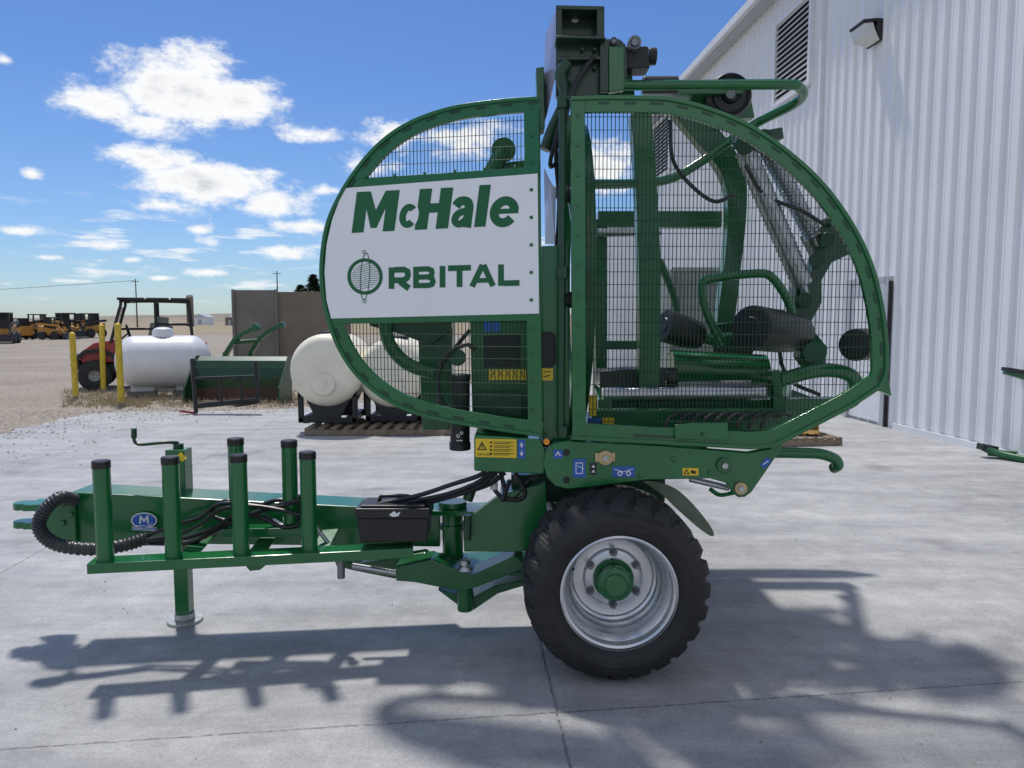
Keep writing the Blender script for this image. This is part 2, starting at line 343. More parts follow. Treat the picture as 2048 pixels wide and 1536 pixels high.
def grille(pl,win,du,dz,r,off,par):
    mb=MB(); q=[pl.uv(x,y) for x,y in win]; n=len(q)
    for ax in (0,1):
        o=1-ax; lo=min(p[ax] for p in q); hi=max(p[ax] for p in q); step=du if ax==0 else dz; k=math.ceil(lo/step)*step
        while k<hi:
            xs=[]
            for i in range(n):
                a,b=q[i],q[(i+1)%n]
                if (a[ax]<=k)!=(b[ax]<=k): xs.append(a[o]+(b[o]-a[o])*(k-a[ax])/(b[ax]-a[ax]))
            xs.sort()
            for i in range(0,len(xs)-1,2):
                if ax==0: mb.wire(pl.xyz(k,xs[i],off),pl.xyz(k,xs[i+1],off),r)
                else: mb.wire(pl.xyz(xs[i],k,off-r),pl.xyz(xs[i+1],k,off-r),r*.8)
            k+=step
    return mb.build('mesh_grille',wiremat,par,norm=False)
def polyf(mb,pl,pts,off,th=None):
    q=[pl.to3(x,y,off) for x,y in pts]
    if th: mb.prism(q,-pl.n*th)
    else: mb.add(q,[list(range(len(q)))])
def stroke(mb,pl,pts,w,off,closed=False):
    pts=[V(p) for p in pts]; n=len(pts); A=[];Bq=[]
    for i in range(n):
        if closed: a,b=pts[i-1],pts[(i+1)%n]; p=pts[i]
        else: a,b=pts[max(i-1,0)],pts[min(i+1,n-1)]; p=pts[i]
        d1=(p-a).normalized() if (p-a).length>1e-6 else (b-p).normalized(); d2=(b-p).normalized() if (b-p).length>1e-6 else d1
        t=(d1+d2).normalized(); nn=V((-t.y,t.x)); c=max(.45,nn.dot(V((-d1.y,d1.x)))); A.append(p+nn*(w/2/c)); Bq.append(p-nn*(w/2/c))
    vs=[pl.to3(p.x,p.y,off) for p in A]+[pl.to3(p.x,p.y,off) for p in Bq]
    mb.add(vs,[(i,(i+1)%n,n+(i+1)%n,n+i) for i in range(n if closed else n-1)])
def arc(cx,cy,rx,ry,a0,a1,n=18): return [(cx+rx*math.cos(R(a0+(a1-a0)*i/n)),cy+ry*math.sin(R(a0+(a1-a0)*i/n))) for i in range(n+1)]
LD=PLN(1086,540,3.99,R(12)); RD=PLN(1142,540,3.95,0)
def bolt(mb,pl,x,y,r=4.5,off=.0):
    p=pl.to3(x,y,off); mb.cyl(p,p+pl.n*.01,r/375.,n=6)
DU,DZ,WR=.0205,.066,.0022
lo=cr([(1077,192),(1030,195),(985,199),(900,212),(820,240),(760,280),(710,335),(672,395),(648,455),(638,530),(641,590),(652,640),(670,690),(700,740),(745,785),(800,818),(870,840),(960,857),(1083,875)],5)
li=offs(lo,30,(900,540)); l6=offs(lo,7,(900,540))
mb=MB(); mb.strip([LD.to3(p.x,p.y) for p in lo],[LD.to3(p.x,p.y) for p in li],-LD.n*.012)
mb.strip([LD.to3(p.x,p.y,.014) for p in lo],[LD.to3(p.x,p.y,.014) for p in l6],-LD.n*.06)
mb.strip([LD.to3(p.x,p.y,-.012) for p in offs(lo,25,(900,540))],[LD.to3(p.x,p.y,-.012) for p in li],-LD.n*.03)
polyf(mb,LD,[(1047,197),(1077,193),(1084,874),(1056,870)],.002,.045)
polyf(mb,LD,[(700,379),(1076,350),(1076,333),(715,357)],.0015,.03); polyf(mb,LD,[(655,634),(1080,624),(1080,641),(668,648)],.0015,.03)
for y in range(215,870,55): bolt(mb,LD,1063,y,4,.002)
for x in range(730,1040,60): bolt(mb,LD,x,364-(x-715)*.071-8,3.5,.0015)
D1=mb.build('guard_door',green,K,.003)
grille(LD,[(1047,228),(985,234),(900,243),(840,258),(790,284),(750,314),(710,360),(880,350),(1049,340)],DU,DZ,WR,-.02,D1)
grille(LD,[(676,640),(870,636),(1058,634),(1058,846),(960,834),(880,818),(810,797),(760,768),(718,724),(690,680)],DU,DZ,WR,-.02,D1)
def slots(pl,loop,c,w,step,L,off,par):
    mid=offs(loop,w,c); dense=[]
    for i in range(len(mid)-1):
        for j in range(4): dense.append(mid[i].lerp(mid[i+1],j/4))
    cur=[];d=0
    for i in range(1,len(dense)):
        d+=(dense[i]-dense[i-1]).length
        if d%step<L: cur.append(dense[i])
        else:
            if len(cur)>2: mb=MB(); stroke(mb,pl,cur,5,off); mb.build('slot_dark',dgreen,par,norm=False)  # flat darker strips, the shade inside the slots is painted on
            cur=[]
slots(LD,lo,(900,540),13,52,26,.0035,D1)
mb=MB(); polyf(mb,LD,[(692,376),(1075,347),(1078,627),(662,637),(653,600),(649,545),(653,490),(664,440),(678,402)],.0075,.004); mb.build('sign_board',signw,D1)
def U(u,v): return (703+u+.13*v, 466-u*.048-v)
mb=MB(); o=.0085
polyf(mb,LD,[U(*p) for p in [(0,0),(0,82),(28,82),(43,44),(58,82),(86,82),(86,0),(62,0),(62,46),(49,8),(37,8),(24,46),(24,0)]],o)
polyf(mb,LD,[U(*p) for p in [(126,0),(126,82),(151,82),(151,52),(168,52),(168,82),(193,82),(193,0),(168,0),(168,33),(151,33),(151,0)]],o)
stroke(mb,LD,[U(*p) for p in cr([(203,44),(209,52),(217,54),(226,51),(230,42)],4)+[V((230,0))]],18,o)
stroke(mb,LD,[U(*p) for p in cr([(229,34),(214,31),(206,24),(205,14),(211,8),(219,9),(229,18)],4)],14,o+.0004)
polyf(mb,LD,[U(*p) for p in [(245,0),(245,84),(268,84),(268,0)]],o)
stroke(mb,LD,[U(*p) for p in arc(302,28,20,22,8,322,26)],18,o); stroke(mb,LD,[U(*p) for p in [(290,29),(330,29)]],10,o+.0004)
hb_=MB(); polyf(hb_,LD,[U(*p) for p in arc(109,29,21.5,28,0,360,36)[:-1]],o+.0010); hb_.build('letter_outline',signw,D1,norm=False)
stroke(mb,LD,[U(*p) for p in arc(110,29,11.5,17.5,44,316,22)],13.5,o+.0018)
def U2(u,v): return (778+u, 578-u*.028-v)
def st2(pts,k=0,w=10): stroke(mb,LD,[U2(*p) for p in pts],w+1.6,o+.0004*k)
st2([(5,0),(5,43)]); st2([(10,38),(30,38),(37,34),(38,27),(36,21),(30,17),(10,17)],1,10); st2([(22,14),(40,0)],2,11)
x=49; st2([(x+5,0),(x+5,43)]); st2([(x+10,38),(x+29,38),(x+36,35),(x+37,29),(x+35,24),(x+29,22),(x+10,22)],1,9); st2([(x+29,22),(x+37,19),(x+39,12),(x+37,7),(x+31,5),(x+10,5)],2,9)
st2([(107,0),(107,43)]); st2([(118,38),(164,38)]); st2([(141,33),(141,0)],1)
st2([(166,0),(187,43)],0,10); st2([(208,0),(189,43)],1,10); st2([(174,12),(202,12)],2,8)
st2([(224,43),(224,0)]); st2([(229,5),(261,5)],1)
stroke(mb,LD,arc(730,553,32,33,0,360,44)[:-1],7,o,True)
for i in range(12):
    y=529+i*4.3; hw=math.sqrt(max(0,28**2-(y-553)**2)); stroke(mb,LD,cr([(730-hw,y+3),(726,y+1.0),(734,y-1.6),(730+hw,y-3)],4),1.1,o+.0004)
el=[(730+9*math.cos(t),553+47*math.sin(t)) for t in [2*math.pi*i/40 for i in range(40)]]
stroke(mb,LD,[(x-(y-553)*.05,y) for x,y in el],1.5,o+.0012,True)
stroke(mb,LD,arc(728,504,3,3.5,0,360,16)[:-1],1.2,o+.0016,True); stroke(mb,LD,arc(729,602,3,3.5,0,360,16)[:-1],1.2,o+.0016,True)
mb.build('sign_lettering',signg,D1,norm=False)
ro=cr([(1142,192),(1200,190),(1300,191),(1350,195),(1420,213),(1500,246),(1580,300),(1650,365),(1705,440),(1745,520),(1767,600),(1778,680),(1779,735)],5)+[V((1777,752)),V((1764,777)),V((1700,819)),V((1600,870)),V((1548,896)),V((1500,899)),V((1390,893)),V((1143,880))]
ri=offs(ro,34,(1400,540)); r8=offs(ro,8,(1400,540))
mb=MB(); mb.strip([RD.to3(p.x,p.y) for p in ro],[RD.to3(p.x,p.y) for p in ri],-RD.n*.012)
mb.strip([RD.to3(p.x,p.y,.014) for p in ro],[RD.to3(p.x,p.y,.014) for p in r8],-RD.n*.06)
mb.strip([RD.to3(p.x,p.y,-.012) for p in offs(ro,28,(1400,540))],[RD.to3(p.x,p.y,-.012) for p in ri],-RD.n*.03)
polyf(mb,RD,[(1142,195),(1170,196),(1172,870),(1145,878)],.002,.05)
for y in range(230,860,60): bolt(mb,RD,1156,y,4,.002)
for i in range(6,len(ro)-8,4): bolt(mb,RD,ri[i].x-0,ri[i].y,3.5,.001)
D2=mb.build('guard_door',green,K,.003)
grille(RD,[(1168,220),(1280,219),(1370,229),(1440,249),(1510,284),(1570,329),(1632,386),(1680,450),(1716,530),(1738,600),(1749,680),(1749,742),(1700,782),(1600,832),(1520,866),(1400,864),(1168,860)],DU,DZ,WR,-.02,D2)
slots(RD,ro,(1400,540),16,52,28,.0015,D2)
mb=MB(); mb.plate([(1350,850),(1385,846),(1456,845),(1456,880),(1350,878)],3.93,.01); bolt(mb,RD,1408,870,5,.03); mb.build('latch_plate',green,D2,.002)
mb=MB(); mb.plate([(1760,782),(1775,750),(1783,792)],3.97,.05); mb.build('corner_flap',green,D2)
mb=MB(); a=P(1126,205,3.99); b=P(1128,870,3.99); mb.cyl(V((a.x,a.y,b.z)),a,.02)
for y in (205,545,862): p=P(1126,y,3.985); mb.cyl(p-Z*.03,p+Z*.03,.032)
mb.build('door_hinge',dgreen,K)
def decal(par,pl,x0,y0,x1,y1,m,name='decal',off=.003,skew=0):
    mb=MB(); polyf(mb,pl,[(x0,y0),(x1,y0+skew),(x1,y1+skew),(x0,y1)],off,.001); return mb.build(name,m,par)
def text(par,pl,body,x,y,h,m,off,name='lettering'):
    cu=bpy.data.curves.new('txt','FONT'); cu.body=body; ob=bpy.data.objects.new('txt',cu); C.objects.link(ob)
    me=bpy.data.meshes.new_from_object(ob.evaluated_get(bpy.context.evaluated_depsgraph_get())); bpy.data.objects.remove(ob)
    mb=MB(); mb.add([pl.to3(x+v.co.x*h/.7,y-v.co.y*h/.7,off) for v in me.vertices],[list(p.vertices) for p in me.polygons]); return mb.build(name,m,par,norm=False)
# side arm plate
mb=MB(); mb.plate([(1135,882),(1300,890),(1500,906),(1540,898),(1562,880),(1567,892),(1503,985),(1490,994),(1477,995),(1465,986),(1455,967),(1420,957),(1290,960),(1180,974),(1135,978),(1110,972),(1093,953),(1087,928),(1092,902),(1108,887)],3.955,.06)
for x,y in ((1347,918),(1280,952),(1420,945)):
    p=P(x,y,3.955); mb.cyl(p,p-V((0,.012,0)),.013,n=6)
arm=mb.build('side_arm',green,K,.004)
SA=PLN(1200,930,3.955,0)
for x,y in ((1133,905),(1133,960)): mb=MB(); polyf(mb,SA,arc(x,y,7,7,0,360,18)[:-1],.002); mb.build('hole_dark',blk,arm,norm=False)  # flat black discs painted for the dark inside the holes
for x,y in ((1210,915),(1447,930),(1480,976)):
    mb=MB(); p=P(x,y,3.955)
    mb.cyl(p-V((0,.003,0)),p-V((0,.022,0)),.040 if x<1460 else .034)
    if x<1300: mb.bar(P(x-20,y,3.945),P(x+20,y-1,3.945),.012,.05)
    pb_=mb.build('pin_bush',zinc if x!=1447 else green2,arm,.003); mb=MB(); q=p-V((.0,.022,0)); mb.cyl(q,q-V((0,.012,0)),.017,n=6); mb.build('pin_bolt',steel,arm)
for (x0,y0,x1,y1,m) in ((1107,900,1125,917,blu),(1146,918,1171,955,blu),(1180,926,1193,949,black),(1225,933,1270,954,blu),(1365,936,1397,951,yel)): decal(arm,SA,x0,y0,x1,y1,m)
mb=MB(); polyf(mb,SA,[(1520,930),(1534,914),(1543,922),(1529,938)],.003,.001); mb.build('decal',blu,arm)
mb=MB()
for cx,cy in ((1240,947),(1257,947)): stroke(mb,SA,arc(cx,cy,4,4,0,360,12)[:-1],2.2,.0045,True)
stroke(mb,SA,[(1229,938),(1246,944),(1266,938)],1.5,.0048); stroke(mb,SA,[(1152,926),(1165,926),(1165,947),(1152,947)],1.6,.0045,True); stroke(mb,SA,[(1155,932),(1168,938)],1.4,.0048)
stroke(mb,SA,[(1111,912),(1116,904),(1121,912)],2,.0045); stroke(mb,SA,[(1526,929),(1537,922)],2,.0045)
for y in (931,941): polyf(mb,SA,[(1183,y+4),(1187,y-2),(1190,y+4)],.0045)
mb.build('decal_marks',wht,arm,norm=False)
mb=MB(); stroke(mb,SA,[(1368,948),(1373,939),(1378,948)],1.6,.0045,True); polyf(mb,SA,[(1382,940),(1393,943),(1390,948),(1382,946)],.0045); mb.build('decal_marks',blk,arm,norm=False)
mb=MB(); mb.plate([(948,872),(1080,878),(1092,905),(1088,948),(948,942)],3.98,.42); cb=mb.build('control_box',green,K,.006)
CB=PLN(1000,900,3.98,0)
decal(cb,CB,951,877,1033,914,yel,skew=2); decal(cb,CB,1036,880,1050,917,blu)
mb=MB(); stroke(mb,CB,[(956,899),(964,885),(972,899)],2,.0052,True); polyf(mb,CB,[(963,889),(965,889),(965,896),(963,896)],.0052)
for k in range(4):
    y=884+k*7.5; stroke(mb,CB,arc(982,y+1,1.4,1.4,0,360,8)[:-1],1.8,.0052,True); stroke(mb,CB,[(987,y),(1028,y+.6)],1.1,.0052); stroke(mb,CB,[(987,y+3),(1020,y+3.4)],1.1,.0052)
mb.build('warning_marks',blk,cb,norm=False); text(cb,CB,'DANGER',954.5,911,4.6,blk,.0054,'warning_lettering')
mb=MB(); stroke(mb,CB,[(1040,892),(1043,886),(1046,892)],1.5,.0045); stroke(mb,CB,[(1043,886),(1043,896)],1.5,.0048); stroke(mb,CB,[(1040,905),(1043,911),(1046,905)],1.5,.0045); stroke(mb,CB,[(1043,901),(1043,911)],1.5,.0048); mb.build('decal_marks',wht,cb,norm=False)
mb=MB(); p=P(1093,883,3.94); mb.cyl(p,p-V((0,.015,0)),.016); mb.build('reflector',orange,K)
mb=MB(); mb.plate([(1083,492),(1137,490),(1140,884),(1086,882)],4.06,.28); col=mb.build('column',green,K,.005)
CO=PLN(1110,700,4.06,0)
mb=MB(); polyf(mb,CO,[(1085,664),(1104,663),(1112,672),(1112,726),(1104,735),(1085,735)],.003); mb.build('cutout_dark',blk,col,norm=False)  # flat black patch painted for the shade in the slot, nothing is cut
decal(col,CO,1084,737,1106,761,yel); mb=MB(); stroke(mb,CO,[(1088,744),(1102,743)],1.6,.0045); stroke(mb,CO,[(1088,754),(1100,750)],2,.0045); mb.build('decal_marks',blk,col,norm=False)
DY=4.23; mb=MB(); mb.cyl(P(920,750,DY),P(920,897,DY),.056); mb.cyl(P(920,748,DY),P(920,760,DY),.061); mb.cyl(P(920,884,DY),P(920,899,DY),.061)
dt=mb.build('document_tube',black,K,.004)
mb=MB(); DT=PLN(920,860,DY-.062,0); stroke(mb,DT,arc(916,872,3,3,0,360,10)[:-1],1.5,.003,True); stroke(mb,DT,[(913,881),(925,881)],2,.003); stroke(mb,DT,arc(923,866,2.5,2.5,0,360,10)[:-1],1.5,.003,True); mb.build('tube_marks',wht,dt,norm=False)
mb=MB(); mb.plate([(940,640),(1058,640),(1058,862),(945,850)],4.28,.4); vc=mb.build('valve_cabinet',green2,K,.005); VC=PLN(1000,700,4.28,0)
mb=MB(); polyf(mb,VC,[(968,672),(1040,668),(1040,735),(968,735)],.003); mb.build('cutout_dark',blk,vc,norm=False)  # black decal stands in for the dark of the recess
decal(vc,VC,978,739,1052,760,yel); decal(vc,VC,967,643,982,663,blu); decal(vc,VC,985,643,1000,663,blu)
mb=MB()
for k in range(5): stroke(mb,VC,[(983+k*14,755),(987+k*14,744),(991+k*14,755)],1.5,.005)
mb.build('decal_marks',blk,vc,norm=False)
mb=MB(); mb.plate([(955,785),(1045,785),(1045,835),(955,832)],4.2,.1); mb.build('valve_block',dgreen,K,.004)
for i,h in enumerate([[(965,835),(960,850),(990,862),(1040,870)],[(985,835),(988,852),(1010,866),(1060,880)],[(950,700),(930,690),(885,720),(880,790),(900,820)],[(940,660),(915,690),(880,745),(888,830),(945,850)]]):
    mb=MB(); mb.tube(cr([P(x,y,4.2+.03*i) for x,y in h],8),.012,8); mb.build('hydraulic_hose',hose,K)
mb=MB(); mb.plate([(835,650),(905,650),(900,860),(845,860)],4.6,.2); mb.cyl(P(915,715,4.4),P(915,715,4.6),.05); mb.build('front_post',green2,K,.006)
mb=MB(); mb.tube(cr([P(768,640,4.45),P(780,690,4.45),P(815,728,4.45),P(870,748,4.45)],6),.04,12); mb.build('swing_arm',green2,K)
mb=MB(); mb.plate([(735,640),(905,640),(900,662),(860,690),(800,668),(740,652)],4.5,.25); mb.build('arm_bracket',dgreen,K,.006)
mb=MB(); mb.cyl(P(1007,300,4.7),P(1007,300,4.85),.075); mb.tube([P(1005,300,4.72),P(985,340,4.72),P(985,400,4.72)],.05,12); mb.bar(P(985,345,4.8),P(1060,335,4.8),.1,.08); mb.build('belt_tensioner',green2,K,.004)
# wrapping ring
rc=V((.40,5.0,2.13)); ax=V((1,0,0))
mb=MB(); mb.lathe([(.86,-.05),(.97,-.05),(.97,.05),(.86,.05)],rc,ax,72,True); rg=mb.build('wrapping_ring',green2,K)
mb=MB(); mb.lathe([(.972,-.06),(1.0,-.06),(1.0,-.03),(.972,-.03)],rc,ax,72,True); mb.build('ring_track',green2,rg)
for k in range(10):
    a=R(k*36+10); p=rc+V((-.07,math.cos(a)*.93,math.sin(a)*.93)); mb=MB(); mb.cyl(p,p+V((-.05,0,0)),.045,n=14); mb.build('ring_roller',black,rg)
mb=MB(); mb.add([P(1088,335,4.3),P(1100,360,4.2),P(1112,380,4.2),P(1110,488,4.2),P(1090,488,4.3)],[(0,1,2,3,4)]); mb.build('film_cutter_plate',lav,K,norm=False)
mb=MB(); mb.plate([(1150,230),(1128,230),(1128,330),(1150,500),(1168,560),(1195,470),(1188,400),(1165,360)],4.35,.04); mb.build('ring_guard',green2,K,.003)
def part(name,mb,m=green2,b=.005): return mb.build(name,m,K,b)
mb=MB(); mb.strip([P(*q,4.5) for q in [(1262,226),(1270,330),(1277,500),(1280,700),(1278,870)]],[P(*q,4.5) for q in [(1303,226),(1312,330),(1321,500),(1322,700),(1316,870)]],(0,.12,0)); part('ring_post',mb)
mb=MB(); mb.strip([P(x,y,5.3) for x,y in cr([(1345,225),(1400,290),(1445,350),(1456,420),(1450,520),(1432,660)],4)],[P(x,y,5.3) for x,y in cr([(1402,222),(1452,275),(1490,340),(1494,420),(1484,520),(1468,662)],4)],(0,.12,0)); part('dispenser_arm',mb)
def ridged(name,p,q,r,m,n=30):
    p,q=V(p),V(q); pts=[];rs=[]
    for i in range(n*2+1): pts.append(p.lerp(q,i/(n*2))); rs.append(r if i%2 else r*.88)
    mb=MB(); mb.tube(pts,rs,20); d=(q-p).normalized(); mb.cyl(p-d*.06,q+d*.06,r*.35); return mb.build(name,m,K,ang=60)
ridged('stretch_roller',P(1490,300,4.9),P(1605,570,4.9),.070,rollm); ridged('stretch_roller',P(1526,280,4.95),P(1628,475,4.95),.062,rollm)
mb=MB(); mb.plate([(1612,470),(1650,447),(1692,458),(1700,508),(1664,525),(1644,560),(1644,605),(1618,652),(1588,640),(1592,570),(1622,545),(1632,508)],4.95,.12)
for x,y in ((1655,480),(1610,600),(1635,520)): mb.cyl(P(x,y,4.86),P(x,y,5.2),.05)
for x,y,x2,y2 in ((1650,447,1665,440),(1692,470,1702,462)): mb.bar(P(x,y,4.95),P(x2,y2,4.95),.1,.06)
part('roller_bracket',mb,dgreen)
mb=MB(); mb.bar(P(1470,285,4.9),P(1560,270,4.9),.12,.07); mb.cyl(P(1490,290,4.82),P(1490,290,5.05),.06); mb.cyl(P(1527,276,4.82),P(1527,276,5.05),.055); part('roller_head',mb,dgreen)
mb=MB(); mb.plate([(1420,650),(1500,640),(1515,690),(1490,735),(1430,730)],5.0,.14); part('carriage_plate',mb,dgreen)
mb=MB(); mb.bar(P(1468,655,5.05),P(1478,775,5.05),.09,.06,(1,0,0)); part('carriage_leg',mb,green2)
mb=MB(); mb.bar(P(1196,560,5.2),P(1200,770,5.2),.08,.06,(1,0,0)); mb.bar(P(1196,690,5.2),P(1320,690,5.2),.06,.06); part('film_tie_frame',mb,green2)
for i,h in enumerate([[(1490,330),(1530,390),(1600,420),(1650,450)],[(1340,240),(1350,330),(1420,400),(1470,390)],[(1590,650),(1560,700),(1580,760),(1640,790)]]):
    mb=MB(); mb.tube(cr([P(x,y,4.85) for x,y in h],8),.013,8); mb.build('hydraulic_hose',hose,K)
def cone(name,p,q,r,m=black):
    p,q=V(p),V(q); d=(q-p); L=d.length; mb=MB(); mb.lathe([(.002,0),(r*.45,0),(r*.5,.006),(r*.85,.006),(r*.97,.012),(r,.03),(r*.98,L*.55),(r*.9,L*.85),(r*.8,L),(.002,L)],p,d,32); return mb.build(name,m,K)
cone('film_cone',P(1325,650,4.75),P(1398,672,4.85),.105); cone('film_cone',P(1500,655,4.45),P(1598,668,4.85),.135); cone('film_cone',P(1708,690,4.35),P(1748,686,4.6),.095)
mb=MB(); mb.tube([P(1398,672,4.85),P(1420,680,4.85),P(1510,670,4.85)],.035,12); part('cone_axle',mb,green2,0)
mb=MB(); mb.plate([(1605,668),(1630,665),(1655,695),(1650,728),(1615,735),(1600,715)],4.8,.12); mb.cyl(P(1630,705,4.7),P(1630,705,4.95),.07); part('cone_mount',mb,green2,0)
mb=MB(); mb.tube(cr([P(1445,690,4.75),P(1412,620,4.75),P(1404,572,4.75),P(1425,557,4.75),P(1515,547,4.75),P(1545,556,4.75),P(1575,600,4.75),P(1590,650,4.75)],6),.028,12); part('guard_loop',mb,green,0)
mb=MB(); mb.cyl(P(1205,790,4.45),P(1528,786,4.45),.045); part('table_roller',mb,steel,0)
mb=MB(); mb.cyl(P(1205,772,4.7),P(1500,770,4.7),.03); part('table_roller',mb,dsteel,0)
mb=MB(); mb.cyl(P(1340,738,4.95),P(1528,748,4.95),.125,n=40)
for k in range(14): a=R(k*360/14); mb.bar(P(1340,738,4.95)+V((0,math.cos(a)*.125,math.sin(a)*.125)),P(1528,748,4.95)+V((0,math.cos(a)*.125,math.sin(a)*.125)),.012)
part('drive_roller',mb,green,0)
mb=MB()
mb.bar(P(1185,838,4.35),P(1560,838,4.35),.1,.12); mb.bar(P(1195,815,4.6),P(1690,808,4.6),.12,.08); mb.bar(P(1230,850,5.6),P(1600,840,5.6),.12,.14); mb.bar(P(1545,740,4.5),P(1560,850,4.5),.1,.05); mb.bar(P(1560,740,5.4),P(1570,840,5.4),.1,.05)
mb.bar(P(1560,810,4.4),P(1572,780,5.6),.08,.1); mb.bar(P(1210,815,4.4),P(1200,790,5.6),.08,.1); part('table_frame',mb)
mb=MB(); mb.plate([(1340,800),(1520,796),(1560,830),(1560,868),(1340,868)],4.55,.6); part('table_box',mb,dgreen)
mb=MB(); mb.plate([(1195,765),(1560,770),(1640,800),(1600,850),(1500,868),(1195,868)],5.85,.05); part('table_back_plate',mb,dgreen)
for i in range(9):
    mb=MB(); x=1330+i*24; mb.tube(cr([P(x,856,4.2),P(x+8,838,4.22),P(x+30,826,4.25),P(x+60,832,4.3)],4),.011,8); part('table_hose',mb,hose,0)
mb=MB(); mb.tube(cr([P(1560,760,4.6),P(1630,742,4.6),P(1685,744,4.6),P(1712,765,4.6),P(1705,800,4.6),P(1650,815,4.6)],6),.045,14); part('bale_guide',mb,green,0)
mb=MB(); mb.plate([(1200,742),(1330,735),(1332,775),(1200,778)],4.6,.25); mb.cyl(P(1330,757,4.72),P(1352,757,4.72),.07); part('motor_box',mb,black)
mb=MB(); mb.bar(P(1195,440,5.8),P(1440,440,5.8),.12,.12); mb.bar(P(1200,440,5.8),P(1200,860,5.8),.1,.1); part('far_frame',mb,green2)
mb=MB(); mb.cyl(P(1195,466,5.7),P(1320,463,5.7),.035); part('far_roller',mb,steel,0)
mb=MB(); mb.tube(cr([P(1318,520,5.4),P(1350,600,5.4),P(1355,680,5.4)],5),.03,10); part('far_tube',mb,green2,0)
for (x0,y0,x1,y1,m) in ((1177,790,1194,832,yel),(1175,836,1203,853,blu),(1205,836,1228,853,yel)):
    decal(K,PLN(1190,820,4.28,0),x0,y0,x1,y1,m)
# mast and top
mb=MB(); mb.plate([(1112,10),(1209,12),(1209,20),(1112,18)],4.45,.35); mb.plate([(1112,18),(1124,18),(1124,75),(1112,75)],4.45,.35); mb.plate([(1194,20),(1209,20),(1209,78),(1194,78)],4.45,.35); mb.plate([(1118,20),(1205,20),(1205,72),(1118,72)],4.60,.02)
mh=part('mast_head',mb,mast_shade,.003)
mb=MB(); polyf(mb,PLN(1150,40,4.6,0),arc(1150,40,7,5,0,360,20)[:-1],.004); mb.build('head_hole_bright',wht,mh,norm=False)  # flat white disc painted for the brightness seen through a hole
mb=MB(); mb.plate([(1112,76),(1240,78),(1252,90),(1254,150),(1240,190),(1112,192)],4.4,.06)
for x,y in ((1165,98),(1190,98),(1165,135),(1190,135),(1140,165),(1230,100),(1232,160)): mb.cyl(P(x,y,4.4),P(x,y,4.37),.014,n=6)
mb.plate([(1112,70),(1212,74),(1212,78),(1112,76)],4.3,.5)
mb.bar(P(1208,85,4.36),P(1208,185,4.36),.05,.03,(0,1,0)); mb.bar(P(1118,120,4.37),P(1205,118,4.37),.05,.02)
part('mast_plate',mb,mast_shade,.004)
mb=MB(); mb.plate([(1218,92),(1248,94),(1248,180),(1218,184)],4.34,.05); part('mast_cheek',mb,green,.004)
mb=MB(); mb.add([P(1091,70,4.6),P(1112,20,4.44),P(1112,150,4.44),P(1095,225,4.5),P(1084,262,4.6)],[(0,1,2,3,4)]); part('mast_side_sheet',mb,lav,0)
mb=MB(); mb.plate([(1072,135),(1088,133),(1090,255),(1076,262)],4.5,.15); part('mast_brace',mb)
mb=MB(); mb.tube(cr([P(1135,125,4.34),P(1122,150,4.34),P(1130,200,4.34),P(1105,260,4.38),P(1090,300,4.38)],6),.035,12); part('hose_guide',mb,dgreen,0)
for h in ([(1132,195,4.25),(1112,300,4.35),(1118,420,4.35),(1105,560,4.35)],[(1140,195,4.25),(1120,310,4.3),(1128,420,4.3),(1115,560,4.3)],[(1125,230,4.25),(1100,330,4.3),(1125,330,4.4),(1120,480,4.4)],[(1190,110,4.33),(1160,150,4.3),(1140,195,4.28),(1125,260,4.3)]):
    mb=MB(); mb.tube(cr([P(*q) for q in h],6),.012,8); part('mast_hose',mb,hose,0)
mb=MB(); mb.plate([(1252,92),(1296,92),(1300,135),(1255,137)],4.5,.15); mb.cyl(P(1296,113,4.6),P(1312,113,4.6),.05); part('drive_motor',mb,black,.006)
for x,y,Y,r in ((1270,84,4.45,.038),(1228,82,4.38,.022)):
    mb=MB(); mb.lathe([(.002,0),(r*.5,0),(r*.55,.01),(r,.0),(r,.012),(r*.8,.025),(r,.038),(r,.05),(.002,.05)],P(x,y,Y),(0,1,0),28); part('top_pulley',mb,dsteel,0)
mb=MB(); mb.plate([(1205,165),(1260,120),(1270,190),(1205,192)],4.6,.1); part('top_bracket',mb)
mb=MB(); mb.tube(cr([P(1205,171,4.55),P(1400,170,4.55),P(1570,169,4.55),P(1598,174,4.6),P(1606,190,4.7),P(1585,210,4.85),P(1520,243,5.1),P(1470,275,5.1),P(1400,325,5.1),P(1340,358,5.05),P(1270,367,4.9),P(1170,369,4.6)],7),.03,12); part('guide_rail',mb,green,0)
mb=MB(); mb.bar(P(1285,185,5.2),P(1480,185,5.2),.15,.06); mb.plate([(1370,190),(1500,185),(1510,235),(1400,240)],5.3,.1); part('top_beam',mb)
mb=MB(); mb.cyl(P(1285,170,5.0),P(1355,170,5.0),.055); part('top_motor',mb,black,.006)
mb=MB(); mb.lathe([(.002,0),(.05,0),(.06,.02),(.11,.02),(.135,.0),(.15,.03),(.15,.12),(.002,.12)],P(1462,188,5.15),(0,1,0),40); wl=part('ring_drive_wheel',mb,black,0)
mb=MB(); mb.cyl(P(1462,188,5.145),P(1462,188,5.11),.03); mb.build('wheel_hub',dsteel,wl)
